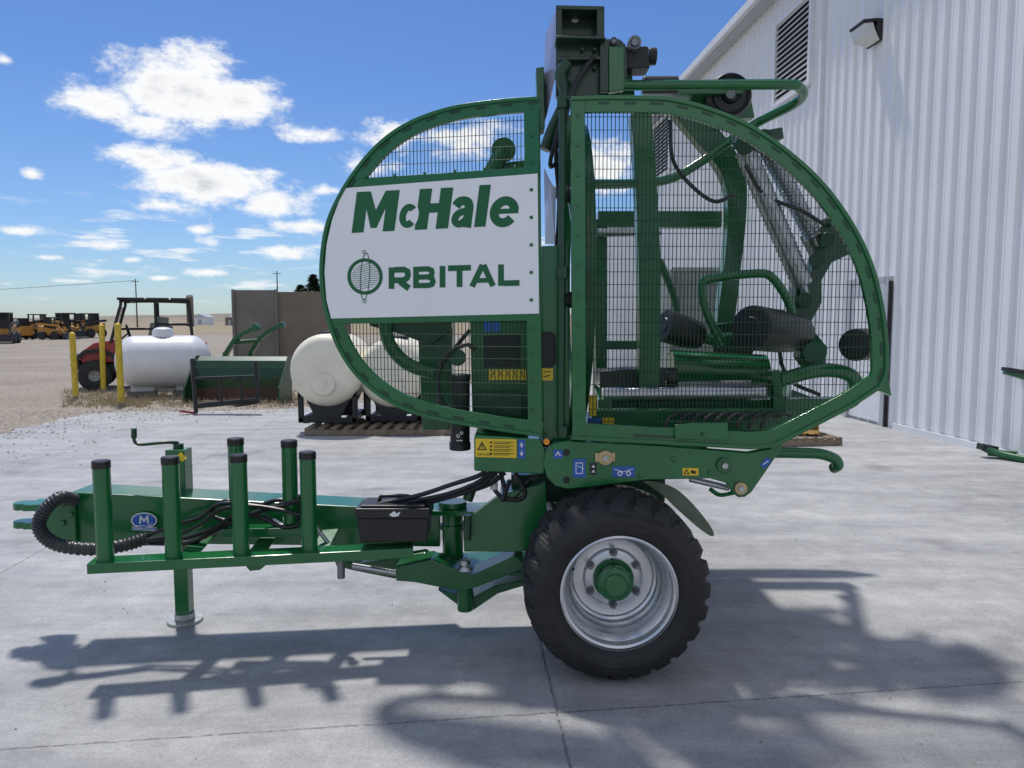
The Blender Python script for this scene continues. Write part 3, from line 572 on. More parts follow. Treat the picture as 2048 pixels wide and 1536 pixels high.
# wheels
def wheel(Yf,sgn,X,k_=1.03):
    o=V((X,Yf,.472*k_)); ax=V((0,sgn,0))
    def pf_(l): return [(r*k_,h) for r,h in l]
    prof=[(.281,-.0),(.290,.004),(.290,.014),(.282,.020),(.270,.024),(.266,.052),(.268,.056),(.268,.072),(.262,.078),(.244,.105),(.240,.13),(.240,.19),(.232,.20),(.226,.205),(.224,.245),(.212,.252),(.205,.262),(.165,.270),(.155,.268),(.145,.25),(.135,.246),(.07,.246)]
    mb=MB(); mb.lathe(pf_(prof),o,ax,96); mb.lathe(pf_([(.242,.20),(.255,.34),(.27,.4),(.285,.44)]),o,ax,48); w=mb.build('wheel',silver,K,ang=22)
    tp=[(.279,.024),(.295,.004),(.315,-.012),(.35,-.022),(.385,-.018),(.415,-.002),(.438,.022),(.457,.06),(.464,.1),(.467,.15),(.469,.2),(.469,.25),(.467,.3),(.464,.35),(.457,.40),(.438,.438),(.415,.46),(.38,.475),(.33,.47),(.285,.43)]
    def fn(i,a,r,h):
        if 5<=i<=15:
            u=(h-.23)/.23; ph=(a*24/(2*math.pi)+abs(u)*.9+(0 if u<0 else .5))%1
            d=.015 if 7<=i<=13 else (.010 if i in(6,14) else .005)
            if ph<.36 and abs(u)>.12: return (r-d*1.2*k_,h)
            return (r+(d*.3 if r<.48 else 0),h)
        return (r,h)
    mb=MB(); mb.lathe(pf_(tp),o,ax,336,False,fn); mb.lathe(pf_([(.352,-.0225),(.356,-.026),(.362,-.026),(.366,-.0225)]),o,ax,72); mb.lathe(pf_([(.300,-.003),(.304,-.008),(.309,-.010),(.312,-.008)]),o,ax,72); mb.build('tyre',rubber,w,ang=28)
    mb=MB(); mb.lathe(pf_([(.105,.246),(.105,.225),(.09,.215),(.09,.15),(.075,.138),(.058,.135),(.058,.118),(.05,.112),(.002,.112)]),o,ax,36); mb.build('hub',green,w)
    for k in range(6):
        a=R(60*k+30); p=o+ax*.246+V((math.cos(a)*.142,0,math.sin(a)*.142)); mb=MB(); mb.cyl(p,p-ax*.008,.023); mb.cyl(p-ax*.008,p-ax*.032,.0175,n=6); mb.cyl(p-ax*.032,p-ax*.055,.010,n=10); mb.build('wheel_nut',dsteel,w)
    for k in range(12):
        a=R(60+k*3.1); mb=MB(); mb.bar(o+V((math.cos(a)*.392*k_,-.0205*sgn,math.sin(a)*.392*k_)),o+V((math.cos(a)*.410*k_,-.0085*sgn,math.sin(a)*.410*k_)),.012,.003); mb.build('sidewall_mark',rubber,w)
    mb=MB(); a=R(165); p=o+V((math.cos(a)*.22,.22*sgn,math.sin(a)*.22)); mb.cyl(p,p+V((-.03,-.06*sgn,.01)),.006); mb.build('valve',black,w)
wc=P(1241,1189,3.66); wheel(3.665,1,wc.x-.004); wheel(6.25,-1,wc.x)
mb=MB(); mb.cyl(V((wc.x,3.95,.475)),V((wc.x,6.0,.475)),.06); mb.build('axle',dgreen,K)
mb=MB(); mb.box(wc.x-.55,wc.x+.35,4.3,5.7,.80,.96); mb.box(wc.x-.12,wc.x+.12,4.4,5.6,.45,.80); mb.box(wc.x-.35,wc.x+.60,4.3,4.45,.99,1.12); mb.box(wc.x-.35,wc.x+.85,5.5,5.65,.99,1.12); mb.build('chassis',dgreen,K,.01)
mb=MB(); mb.box(wc.x-.42,wc.x+.95,4.3,5.75,1.125,1.16); mb.build('table_deck',dgreen,K,.006)  # deck added to make the machine's ground shadow more solid
mb=MB(); mb.plate(cr([(1288,964),(1318,965),(1352,978),(1386,1008),(1418,1048),(1428,1068),(1421,1072),(1396,1055),(1356,1020),(1322,987)],4),4.08,.008); mb.build('mud_flap',flapm,K)
mb=MB(); mb.tube(cr([P(1540,905,4.3),P(1600,906,4.3),P(1640,908,4.3),P(1668,917,4.3),P(1676,930,4.3),P(1668,936,4.35)],6),.032,14); mb.build('tail_tube',green,K)
mb=MB(); mb.cyl(P(1380,958,4.05),P(1458,976,4.05),.017); mb.build('tail_rod',steel,K)
mb=MB(); mb.tube(cr([P(1420,978,4.1),P(1440,990,4.1),P(1470,985,4.1)],4),.012,8); mb.build('tail_bracket',green,K)
# pivot / drawbar
mb=MB(); mb.plate([(925,1045),(1000,990),(1092,965),(1095,1095),(1040,1104),(928,1104)],4.2,.06); mb.plate([(1000,985),(1092,960),(1092,1040),(1000,1060)],4.27,.3); mb.build('chassis_neck',green,K,.005)
mb=MB(); a=P(905,1005,4.42); b=P(905,1128,4.42); mb.cyl(V((a.x,a.y,b.z)),a,.062); mb.cyl(a-Z*.02,a+Z*.01,.085); mb.cyl(V((a.x,a.y,b.z)),V((a.x,a.y,b.z+.05)),.085); mb.cyl(a-Z*.16,a-Z*.13,.075); mb.build('pivot_post',green,K)
mb=MB(); z=a.z
mb.prism([V((a.x-.12,4.34,z-.06)),V((a.x+.32,4.22,z-.04)),V((a.x+.38,4.5,z-.04)),V((a.x-.10,4.52,z-.06))],(0,0,.03)); mb.build('pivot_bracket',green,K,.004)
mb=MB(); z2=b.z; mb.prism([V((a.x-.22,4.30,z2)),V((a.x+.42,4.2,z2)),V((a.x+.50,4.6,z2)),V((a.x-.2,4.56,z2))],(0,0,.025)); mb.build('pivot_bracket',green2,K,.004)
mb=MB(); mb.plate([(668,1118),(720,1128),(850,1105),(868,1120),(820,1145),(790,1158),(700,1140),(672,1132)],4.3,.08)
mb.plate([(790,1135),(860,1120),(945,1150),(1030,1112),(1048,1125),(1045,1140),(960,1172),(930,1182),(905,1180),(830,1165),(792,1162)],4.15,.18); mb.build('steering_arm',green2,K,.006)
mb=MB(); q=P(930,1180,4.22); mb.cyl(q+Z*.02,q-Z*.12,.045); mb.prism([P(875,1180,4.25),P(920,1214,4.25),P(945,1222,4.25),P(995,1188,4.25),P(1048,1172,4.25),P(1048,1160,4.25),P(990,1172,4.25),P(945,1195,4.25)],(0,.2,0)); mb.build('lower_pivot',green2,K,.006)
mb=MB(); mb.cyl(P(705,1131,4.18),P(800,1147,4.18),.017); mb.build('steering_rod',steel,K)
mb=MB(); q=P(682,1125,4.16); mb.cyl(q-Z*.09,q+Z*.03,.022); mb.cyl(q+Z*.03,q+Z*.045,.035); mb.build('steering_pin',dsteel,K)
mb=MB(); q=P(930,1132,4.12); mb.cyl(q-Z*.02,q,.045,.03); mb.cyl(q,q+Z*.015,.02); mb.cyl(q+Z*.01,q+Z*.035,.032); mb.build('grease_knob',steel,K)
mb=MB(); mb.cyl(P(945,972,4.2),P(935,1000,4.2),.03); mb.build('lock_lever',dgreen,K)
mb=MB(); mb.tube([P(935,1030,4.15),P(935,1080,4.15)],.022); mb.build('lock_pin',dgreen,K)
mb=MB(); q=[P(140,984,4.25),P(880,1022,4.44),P(880,1094,4.44),P(140,1086,4.25)]; mb.prism(q,(0,.24,0)); db=mb.build('drawbar',green,K,.008)
mb=MB(); mb.plate([(95,995),(148,985),(152,1088),(112,1088),(80,1062)],4.22,.02); mb.plate([(95,995),(148,985),(152,1088),(112,1088),(80,1062)],4.50,.02)
for y in (1010,1046):
    l=P(46,y+1,4.37); r=P(150,y-2,4.37); mb.bar(l,r,.10,.040); mb.cyl(l-Z*.020,l+Z*.020,.05,n=28); mb.bar(P(62,y,4.37),P(150,y-2,4.37),.16,.038)
for x,y in ((124,1008),(124,1047),(140,1030)): mb.cyl(P(x,y,4.22),P(x,y,4.20),.018,n=6)
mb.build('hitch',green,db,.004)
DB=PLN(290,1043,4.272,-math.atan2(.19,(P(880,1022,4.44)-P(140,984,4.25)).x))
mb=MB(); polyf(mb,DB,arc(288,1041,26,16,0,360,32)[:-1],.006); polyf(mb,DB,[(264,1053),(313,1055),(313,1062),(264,1060)],.0064); mb.build('logo_backing',wht,db,norm=False)
mb=MB(); polyf(mb,DB,arc(288,1041,23.5,13.5,0,360,32)[:-1],.0078); polyf(mb,DB,[(265,1054.5),(312,1056.3),(312,1060.5),(265,1058.8)],.0086); mb.build('logo_field',blu,db,norm=False)
mb=MB(); stroke(mb,DB,[(280,1047),(281,1033),(288,1042),(295,1033),(296,1047)],3.6,.009); stroke(mb,DB,[(270,1051),(306,1052)],1.2,.0086); stroke(mb,DB,arc(288,1041,19,10,25,65,8),1,.0088); stroke(mb,DB,[(268,1056.8),(308,1058.4)],1.2,.0094); mb.build('logo_mark',wht,db,norm=False)
t=P(357,897,4.5); mb=MB(); mb.bar(V((t.x,4.5,.03)),V((t.x,4.5,t.z-.25)),.085,.085); mb.bar(V((t.x,4.5,.55)),t,.115,.115); js=mb.build('jack_stand',green,K,.006)
mb=MB(); mb.cyl(V((t.x,4.5,.004)),V((t.x,4.5,.022)),.105,n=36); mb.cyl(V((t.x,4.5,.022)),V((t.x,4.5,.06)),.06,n=24); mb.build('foot_plate',zincs,js,.003)
mb=MB(); mb.cyl(t-Z*.005,t+Z*.03,.03); mb.tube(cr([t+Z*.035,P(330,885,4.45),P(285,889,4.42),P(272,886,4.42),P(268,878,4.42),P(268,860,4.42)],6),.010,8); mb.cyl(P(268,876,4.42),P(268,857,4.42),.016); mb.build('crank_handle',dgreen,js)
mb=MB(); mb.bar(V((t.x+.03,4.44,t.z-.02)),V((t.x+.06,4.44,t.z-.06)),.02,.03); mb.build('safety_pin',yel,js)
a=P(183,1131,3.86); b=P(826,1099,4.13); b.z=a.z=(a.z+b.z)/2
mb=MB(); mb.bar(a,b,.13,.055); rl=mb.build('stake_rail',green,K,.004)
def stake(base,top):
    mb=MB(); mb.cyl(base,V((base.x,base.y,top)),.0435,n=28); s=mb.build('roll_stake',green,K)
    mb=MB(); mb.lathe([(.046,-.028),(.046,.006),(.04,.012),(.002,.012)],V((base.x,base.y,top)),Z,28); mb.build('stake_cap',black,s)
for px,yt in ((202,925),(340,917),(477,913),(615,907)):
    f=(px+8-183)/(826-183); p=a.lerp(b,f); tp=P(px,yt,p.y); stake(V((tp.x,p.y,a.z+.02)),tp.z)
for px,yt,yb in ((471,880,1062),(578,884,1058)):
    Y=4.19; tp=P(px,yt,Y); bz=P(px,yb,Y).z; stake(V((tp.x,Y,bz)),tp.z)
for px in (350,490,620):
    mb=MB(); f=(px-183)/643; p=a.lerp(b,f); mb.prism([p+V((-.05,.06,-.02)),p+V((.05,.06,-.02)),V((p.x+.07,4.36,a.z+.06)),V((p.x-.02,4.36,a.z+.06))],(0,0,.012)); mb.build('rail_bracket',green,K,.003)
mb=MB(); p=P(471,1062,4.19); q=P(620,1060,4.19); mb.bar(p+V((-.06,0,0)),q,.1,.05); mb.build('back_rail',green,K,.003)
mb=MB(); mb.plate([(485,1125),(545,1120),(520,1140),(500,1142)],4.1,.01); mb.build('rail_gusset',green,K)
pts=cr([P(150,1000,4.2),P(120,996,4.1),P(92,1018,4.05),P(78,1048,4.03),P(90,1074,4.02),P(125,1092,4.02),P(190,1098,4.05),P(250,1090,4.1),P(295,1076,4.15)],16)
mb=MB(); mb.tube(pts,[.038 if i%3 else .031 for i in range(len(pts))],14); mb.build('spiral_hose_sleeve',sleeve,K,ang=80)
HP=[[(285,1082),(350,1070),(400,1050),(440,1020),(500,1012),(560,1020),(600,1030)],[(285,1080),(360,1078),(430,1055),(470,1030),(520,1035),(570,1055),(605,1040),(600,990)],[(290,1074),(345,1052),(400,1035),(430,1012),(470,1006),(540,1016),(580,1008)],
[(290,1086),(380,1085),(430,1062),(500,1030),(560,1010),(600,1000)],[(425,1030),(430,1010),(460,1002),(480,1020),(455,1040),(428,1034)],[(520,1010),(560,1000),(600,1012),(590,1045),(555,1050),(530,1030)]]
for i,h in enumerate(HP):
    mb=MB(); mb.tube(cr([P(x,y,4.12+.012*i) for x,y in h],8),.0115 if i!=3 else .015,8); mb.build('hydraulic_hose',hose,K)
for (x0,y0,x1,y1) in ((545,1040,565,1050),(640,1065,658,1088),(620,1030,640,1066)): mb=MB(); mb.cyl(P(x0,y0,4.2),P(x1,y1,4.2),.012); mb.build('hose_coupling',steel,K)
HP2=[[(760,1008),(840,990),(900,970),(960,950),(975,930)],[(765,1012),(850,998),(905,985),(955,965),(985,940)],[(800,1010),(870,1000),(930,985),(970,965),(1000,935)],[(860,1005),(930,985),(980,968),(1010,945)],[(1000,940),(1010,985),(1005,1000),(1020,960)],[(1030,945),(1050,985),(1035,1000),(1000,995)],[(985,945),(990,980),(1020,1000),(1060,960)]]
for i,h in enumerate(HP2):
    mb=MB(); mb.tube(cr([P(x,y,4.12+.015*i) for x,y in h],8),.013,8); mb.build('hydraulic_hose',hose,K)
mb=MB(); mb.cyl(P(988,942,4.2),P(988,978,4.2),.022); mb.build('hose_sleeve',cream,K)
# toolbox (rests on rail end)
ta=P(712,1085,4.06)
TB=thing('toolbox','black plastic toolbox with a carry handle sitting on the green rack rail','toolbox',(P(785,1085,4.1).x,4.12,ta.z))
x0,x1=P(714,1040,4.06).x,P(858,1040,4.06).x; zb=ta.z; zt=P(785,1012,4.06).z; zm=zb+(zt-zb)*.66
mb=MB(); mb.prism([(x0+.012,4.06,zb),(x1-.012,4.06,zb),(x1,4.05,zm),(x0,4.05,zm)],(0,.2,0)); mb.build('body',black,TB,.008)
mb=MB(); mb.box(x0-.006,x1+.006,4.04,4.26,zm+.003,zt-.01); mb.box(x0+.02,x1-.02,4.055,4.245,zt-.01,zt+.005); mb.build('lid',black,TB,.006)
mb=MB(); xm=(x0+x1)/2; mb.tube(cr([(xm-.09,4.15,zt),(xm-.085,4.15,zt+.025),(xm-.06,4.15,zt+.035),(xm+.06,4.15,zt+.035),(xm+.085,4.15,zt+.025),(xm+.09,4.15,zt)],5),.011,8); mb.build('handle',black,TB)
mb=MB(); TBp=PLN(785,1030,4.04,0); polyf(mb,TBp,[(778,1030),(788,1022),(793,1027),(801,1023),(797,1032),(786,1034)],.002); mb.build('badge',wht,TB,norm=False)
# ---------------------------------------------------------------- background things
def bollard(px,yt,yb,label):
    b=G(px,yb); t=P(px,yt,b.y); o=thing('bollard',label,'bollard',b,'yellow bollards by the white tank'); lean=rnd.uniform(-.03,.03)
    mb=MB(); top=V((b.x+lean,b.y,t.z)); mb.tube([b-Z*.05,top],.068,16); mb.tube([top,top+Z*.03,top+Z*.05],[.068,.05,.01],16); mb.build('post',bolly,o)
    mb=MB(); mb.lathe([(.16,0),(.13,.03),(.07,.05)],b,Z,14); mb.build('base_collar',conc_a,o)
bollard(152,668,797,'leftmost yellow steel bollard, standing alone on the gravel'); bollard(207,652,782,'yellow steel bollard in front of the red utility vehicle, behind the other two'); bollard(243,650,810,'tallest yellow steel bollard, nearest one beside the white tank')
tb=G(330,792); PT=thing('propane_tank','white horizontal gas tank with domed lid on block feet','tank',tb)
c2=P(328,722,tb.y); axd=V((1,.42,0)).normalized(); L=.62; r=.62
pf=[(.002,-L-.46)]+[(r*math.sin(a),-L-.46*math.cos(a)) for a in [R(12*i) for i in range(1,8)]]; pf+=[(r,-L+.02),(r*1.004,0),(r,L-.02)]+[(r*math.sin(a),L+.46*math.cos(a)) for a in [R(84-12*i) for i in range(0,7)]]+[(.002,L+.46)]
mb=MB(); mb.lathe(pf,c2,axd,48); mb.build('shell',tankw,PT,ang=60)
mb=MB(); q=c2+Z*(r-.03); mb.lathe([(.24,0),(.24,.12),(.21,.19),(.12,.23),(.002,.24)],q,Z,28); mb.build('dome_lid',tankw,PT)
for k in (-.5,.5):
    p=c2+axd*k; mb=MB(); mb.bar(V((p.x,p.y,.12)),V((p.x,p.y,p.z-r*.8)),.12,.5,axd); mb.build('saddle',tankw,PT)
    mb=MB(); mb.bar(V((p.x-.3,p.y-.1,.07)),V((p.x+.3,p.y+.1,.07)),.35,.14); mb.build('block_foot',conc_a,PT,.01)
# UTV
ub=V(((288-1024)/F*20.9,20.9,0))
U_=thing('utility_vehicle','red side by side utility vehicle with black roll cage behind white tank','utility vehicle',ub); M=at(ub,R(203),1.2)
mb=MB(M); mb.prism([(1.2,-.6,.6),(1.25,-.6,.82),(.95,-.6,1.05),(.5,-.6,1.12),(.42,-.6,.6)],(0,1.2,0)); mb.build('hood',red,U_,.05)
for y in (-.70,.52): mb=MB(M); mb.strip([(x,y,z) for x,z in [(.52,.55),(.6,.74),(.8,.84),(1.1,.82),(1.3,.66)]],[(x,y,z) for x,z in [(.46,.58),(.56,.8),(.78,.92),(1.14,.9),(1.38,.68)]],(0,.18,0)); mb.build('fender',black,U_)
mb=MB(M); mb.prism([(-.3,-.7,.6),(-.3,-.7,1.0),(-1.35,-.7,1.05),(-1.35,-.7,.6)],(0,1.4,0)); mb.build('cargo_bed',red,U_,.04)
for y in (-.72,.66): mb=MB(M); mb.prism([(.42,y,.55),(.42,y,1.05),(.2,y,1.15),(-.32,y,1.1),(-.32,y,.55)],(0,.06,0)); mb.build('door',black,U_,.02)
mb=MB(M); mb.box(-1.3,1.25,-.55,.55,.35,.58); mb.box(1.25,1.42,-.45,.45,.45,.78); mb.bar((1.42,-.4,.76),(1.42,.4,.76),.06); mb.bar((1.42,-.4,.55),(1.42,.4,.55),.06); mb.build('frame',black,U_,.02)
for x in (.95,-.95):
    for y in (-.68,.68):
        mb=MB(M); mb.lathe([(.12,-.12),(.2,-.13),(.30,-.12),(.335,-.08),(.335,.08),(.30,.12),(.2,.13),(.12,.12)],(x,y,.335),(0,1,0),24,True); w=mb.build('wheel',rubber,U_)
        mb=MB(M); mb.lathe([(.002,-.1),(.12,-.1),(.15,-.11),(.15,.11),(.12,.1),(.002,.1)],(x,y,.335),(0,1,0),16); mb.build('rim',dsteel,w)
mb=MB(M)
for y in (-.62,.62):
    mb.tube(cr([(.62,y,1.05),(.40,y,1.85),(.28,y,1.98),(-.9,y,1.98),(-1.0,y,1.9),(-1.05,y,1.0)],5),.032,8); mb.tube([(-.3,y,1.0),(-.3,y,1.97)],.032,8); mb.tube([(-.3,y,1.45),(-1.03,y,1.45)],.028,8); mb.tube([(.45,y,1.35),(-.3,y,1.35)],.025,8)
for x in (.2,-.3,-.9): mb.tube([(x,-.62,1.97),(x,.62,1.97)],.03,8)
for k in range(1,8): mb.tube([(-1.03,-.6+k*.15,1.05),(-.95,-.6+k*.15,1.95)],.010,5)
for k in range(7): mb.tube([(-1.03,-.6,1.1+k*.12),(-1.03,.6,1.1+k*.12)],.010,5)
mb.build('roll_cage',black,U_)
for x0_,x1_ in ((-1.0,-.62),(-.58,-.12),(-.08,.46)): mb=MB(M); mb.box(x0_,x1_,-.70,.70,1.99,2.05); mb.build('roof_panel',black,U_,.02)
mb=MB(M); mb.prism([(.60,-.56,1.13),(.60,.56,1.13),(.41,.56,1.84),(.41,-.56,1.84)],(.012,0,0)); mb.build('windscreen',glass,U_)
for y in (-.32,.32): x=.08; mb=MB(M); mb.box(x-.42,x,y-.24,y+.24,.75,.92); mb.bar((x-.38,y,.9),(x-.48,y,1.45),.46,.1,(0,1,0)); mb.bar((x-.49,y,1.47),(x-.51,y,1.62),.24,.08,(0,1,0)); mb.build('seat',contm,U_,.03)
mb=MB(M); mb.tube([(.32+.05*math.sin(a),-.32+.19*math.cos(a),1.25+.19*math.sin(a)) for a in [R(20*i) for i in range(19)]],.018,6); mb.tube([(.32,-.32,1.25),(.5,-.32,1.1)],.02,6); mb.build('steering_wheel',black,U_)
for y in (-.42,.42): mb=MB(M); mb.box(1.225,1.262,y-.12,y+.12,.68,.78); mb.build('headlight',lens,U_,.01)
pb=G(480,803); SP=thing('snow_pusher','dark green curved moldboard pusher with a worn lower edge behind the black frame','pusher',pb)
M=at(pb,R(-3)); w=1.08
mb=MB(M); cv=[(.30,1.02),(.12,.93),(.02,.77),(.0,.55),(.05,.3)]; A=[(-w,y,z) for y,z in cv]; Bq=[(w,y,z) for y,z in cv]; mb.strip(A,Bq,(0,.03,0)); mb.build('moldboard',dgreen,SP)
mb=MB(M); mb.prism([(-w,.05,.3),(-w,.0,.02),(-w,.04,.02),(-w,.09,.3)],(2*w,0,0)); mb.build('cutting_edge',rust,SP)
for x in (-w,w): mb=MB(M); mb.prism([(x-.02,-.5,.0),(x-.02,-.45,.35),(x-.02,.2,1.04),(x-.02,.35,1.04),(x-.02,.35,0)],(.04,0,0)); mb.build('end_plate',dgreen,SP)
for x in (-.6,0,.6): mb=MB(M); mb.box(x-.03,x+.03,.1,.35,.1,.9); mb.build('back_rib',dgreen,SP)
lb=V(((500-1024)/F*18.4,18.4,0)); LA=thing('front_loader','pair of bent green loader arms standing behind the green pusher','loader',lb)
for dx,dy in ((0,0),(.5,.4)):
    mb=MB(); pts=[P(452,708,18.4),P(470,680,18.4),P(490,665,18.4),P(512,655,18.4)]
    pts=[V((pts[0].x-.15,18.4,.0))]+pts; pts=[p+V((dx,dy,.05 if dx else 0)) for p in pts]
    for i in range(len(pts)-1): mb.bar(pts[i],pts[i+1]+(pts[i+1]-pts[i]).normalized()*.05,.1,.2-.03*i,(0,1,0))
    mb.cyl(pts[-1]-V((0,.08,0)),pts[-1]+V((0,.08,0)),.09,n=14); mb.build('lift_arm',green2,LA,.01)
mb=MB(); q=P(470,685,18.4); mb.cyl(q,q+V((.5,.4,.05)),.05); mb.build('cross_tube',green2,LA)
fb=G(450,828); FF=thing('fork_frame','black pallet fork frame with tines standing in front of green pusher','fork frame',fb); Yf=fb.y
mb=MB(); mb.bar(P(384,718,Yf+.2),P(392,826,Yf),.07,.12); mb.bar(P(511,724,Yf+.2),P(515,805,Yf),.07,.1); mb.bar(P(385,757,Yf+.1),P(518,752,Yf+.1),.08,.05); mb.bar(P(390,812,Yf),P(520,800,Yf),.1,.1); mb.bar(P(440,757,Yf+.1),P(444,806,Yf),.05,.05); mb.bar(P(480,755,Yf+.1),P(484,803,Yf),.05,.05); mb.build('frame',black,FF,.006)
for x0,y0,x1,y1,m in ((388,826,360,822,red),(515,805,470,812,black)): mb=MB(); mb.bar(P(x0,y0,Yf),P(x1,y1,Yf-.2),.1,.04); mb.build('tine',m,FF)
pw=V(((560-1024)/F*25,25,0)); PW=thing('panel_wall','freestanding grey and tan panel wall behind the pusher','wall',pw)
zt=P(560,580,25).z
xa,xb,xc=P(470,700,25).x,P(556,700,25).x,P(700,700,25).x
mb=MB(); mb.box(xa,xb-.02,25,25.2,0,zt); mb.build('panel',conc_a,PW,.01)
mb=MB(); mb.box(xb+.02,xc,25.03,25.22,0,zt-.06); mb.build('panel',conc_b,PW,.01)
for x in (xa,xb): mb=MB(); mb.box(x-.04,x+.04,24.93,24.995,0,zt+.02); mb.build('post',conc_a,PW)
def polytank(cx,cy,Y,r,label,sz=1.5,sx=0):
    c=P(cx,cy,Y); axd=V((sx,1,0)).normalized(); T=thing('poly_tank',label,'tank',(c.x,Y+.6,0))
    pf=[(.002,.0),(r*.45,.0),(r*.62,.01),(r*.8,.03),(r*.93,.09),(r,.2),(r,.45),(r*.975,.48),(r*.975,.54),(r,.57),(r,1.0),(r*.975,1.03),(r*.975,1.09),(r,1.12),(r,sz-.2),(r*.93,sz-.09),(r*.7,sz),(.002,sz)]
    o=c; mb=MB(); mb.lathe(pf,o,axd,48); sh=mb.build('shell',poly,T,ang=50)
    mb=MB(); mb.lathe([(.002,-.035),(.05,-.035),(.06,-.02),(.17,-.02),(.19,0)],o-Z*r*.36-axd*.01,axd,28); mb.build('end_fitting',poly,sh)
    mb=MB(); mb.lathe([(.2,0),(.2,.05),(.002,.07)],o+axd*.7+Z*(r-.02),Z,24); mb.build('fill_lid',black,T)
    zb=c.z-r*.62
    mb=MB()
    for yy in (.25,1.2):
        p=o+axd*yy; mb.bar(V((p.x-r*.8,p.y,zb-.02)),V((p.x+r*.8,p.y,zb-.02)),.08,.1)
        for sx_ in (-1,1): mb.bar(V((p.x+sx_*r*.75,p.y,.16)),V((p.x+sx_*r*.75,p.y,zb+.12)),.08,.08)
        mb.bar(V((p.x-r*.8,p.y,.2)),V((p.x+r*.8,p.y,.2)),.08,.08)
        mb.prism([V((p.x-r*.7,p.y-.02,zb)),V((p.x+r*.7,p.y-.02,zb)),V((p.x+r*.3,p.y-.02,.18)),V((p.x-r*.3,p.y-.02,.18))],(0,.04,0))
    for sx_ in (-1,1): mb.bar(o+axd*.2+V((sx_*r*.6,0,.21-o.z)),o+axd*1.25+V((sx_*r*.6,0,.21-o.z)),.1,.12)
    mb.build('steel_cradle',black,T,.004)
    return T
polytank(647,742,12.15,.60,'cream plastic liquid tank on the left of the pair on the pallet'); polytank(782,748,12.35,.58,'cream plastic liquid tank on the right of the pair, partly behind mesh door')
def pallet(cx,cy,w,d,rz,label,nb=7):
    b=G(cx,cy); T=thing('pallet',label,'pallet',b); M=at(b,rz)
    for i in range(nb): mb=MB(M); x=-w/2+.05+(w-.1)*i/(nb-1); mb.box(x-.05,x+.05,0,d,.10+rnd.uniform(0,.004),.125); mb.build('deck_board',wood,T,.004)
    for y in (.0,d/2-.02,d-.04): mb=MB(M); mb.box(-w/2,w/2,y,y+.04,.012,.098); mb.build('stringer',wood,T,.004)
    for i in range(3): mb=MB(M); x=-w/2+.06+(w-.12)*i/2; mb.box(x-.05,x+.05,0.002,d-.002,.0,.012); mb.build('bottom_board',wood,T)
    return b
pallet(755,872,2.35,1.3,0,'weathered wooden pallet under the two cream plastic tanks',12)
b2=pallet(1625,893,.95,1.1,R(8),'small wooden pallet on the concrete near the white building')
YB=thing('loader_bucket','dirty yellow loader bucket resting on the small pallet behind the mesh','bucket',b2+V((-.1,.3,.13))); M=at(b2+V((-.12,.25,.13)),R(-20),.62)
mb=MB(M); mb.prism([(-.45,0,.02),(-.45,.35,0),(-.45,.75,.1),(-.45,.85,.4),(-.45,.7,.62),(-.45,.66,.60),(-.45,.8,.4),(-.45,.72,.14),(-.45,.35,.04),(-.45,0,.04)],(.9,0,0)); mb.build('shell',yelm,YB)
for x in (-.47,.45): mb=MB(M); mb.prism([(x,0,.02),(x,.35,0),(x,.75,.1),(x,.85,.4),(x,.7,.62),(x,.3,.4)],(.02,0,0)); mb.build('side_plate',yelm,YB)
for k in range(5): mb=MB(M); x=-.4+k*.2; mb.prism([(x-.03,-.1,.02),(x+.03,-.1,.02),(x+.04,.05,.0),(x-.04,.05,.0)],(0,0,.05)); mb.build('tooth',black,YB)
gb=G(2000,915); GI=thing('implement_frame','green implement frame with dark brackets lying beside the white wall at the right edge','implement',gb)
Yg=gb.y
mb=MB(); mb.tube(cr([P(1962,892,Yg),P(1990,905,Yg-.1),P(2030,915,Yg-.3),P(2090,925,Yg-.6)],5),.05,10); mb.bar(P(1975,905,Yg),P(2090,912,Yg-.3),.1,.08); mb.build('base_beam',green2,GI,.005)
mb=MB(); mb.bar(P(1960,893,Yg),P(1990,898,Yg),.15,.08); mb.build('shoe',black,GI)
mb=MB(); mb.bar(P(2012,742,Yg-.2),P(2100,768,Yg-.2),.12,.09); mb.bar(P(2090,760,Yg-.2),P(2092,915,Yg-.3),.12,.12); mb.build('upper_arm',green2,GI,.005)
mb=MB(); mb.bar(P(2010,738,Yg-.25),P(2045,744,Yg-.25),.15,.05); mb.build('bracket',black,GI)
wb=V(((1233-1024)/F*27,27,0)); WT=thing('storage_tank','tall white ribbed upright tank seen through the rear mesh door','tank',wb)
zt=P(1233,455,27).z; pf=[(.72,0)]; z=.0
while z<zt-.2: pf+=[(.72,z+.2),(.735,z+.24),(.735,z+.3),(.72,z+.34)]; z+=.36
pf+=[(.72,zt-.05),(.5,zt+.2),(.15,zt+.3)]
mb=MB(); mb.lathe(pf,wb,Z,40); mb.build('shell',tankw,WT,ang=50)
mb=MB(); mb.lathe([(.15,zt+.29),(.15,zt+.42),(.002,zt+.44)],wb,Z,20); mb.build('lid',tankw,WT)
sb=V(((1392-1024)/F*21,21,0)); SB=thing('storage_container','grey green steel container beside the far end of white building','container',sb)
xa,xb=P(1342,600,21).x,P(1442,600,21).x; zt=P(1392,542,21).z
mb=MB(); n=14; pr=[]
for i in range(n): x=xa+(xb-xa)*i/n; w=(xb-xa)/n; pr+=[(x,21.0),(x+w*.45,21.0),(x+w*.55,21.04),(x+w*.95,21.04)]
vs=[]
for x,y in pr: vs+=[(x,y,.1),(x,y,zt)]
mb.add(vs,[(2*i,2*i+2,2*i+3,2*i+1) for i in range(len(pr)-1)]); mb.box(xa,xb,21.06,24,.1,zt-.01); mb.build('body',contm,SB)
mb=MB()
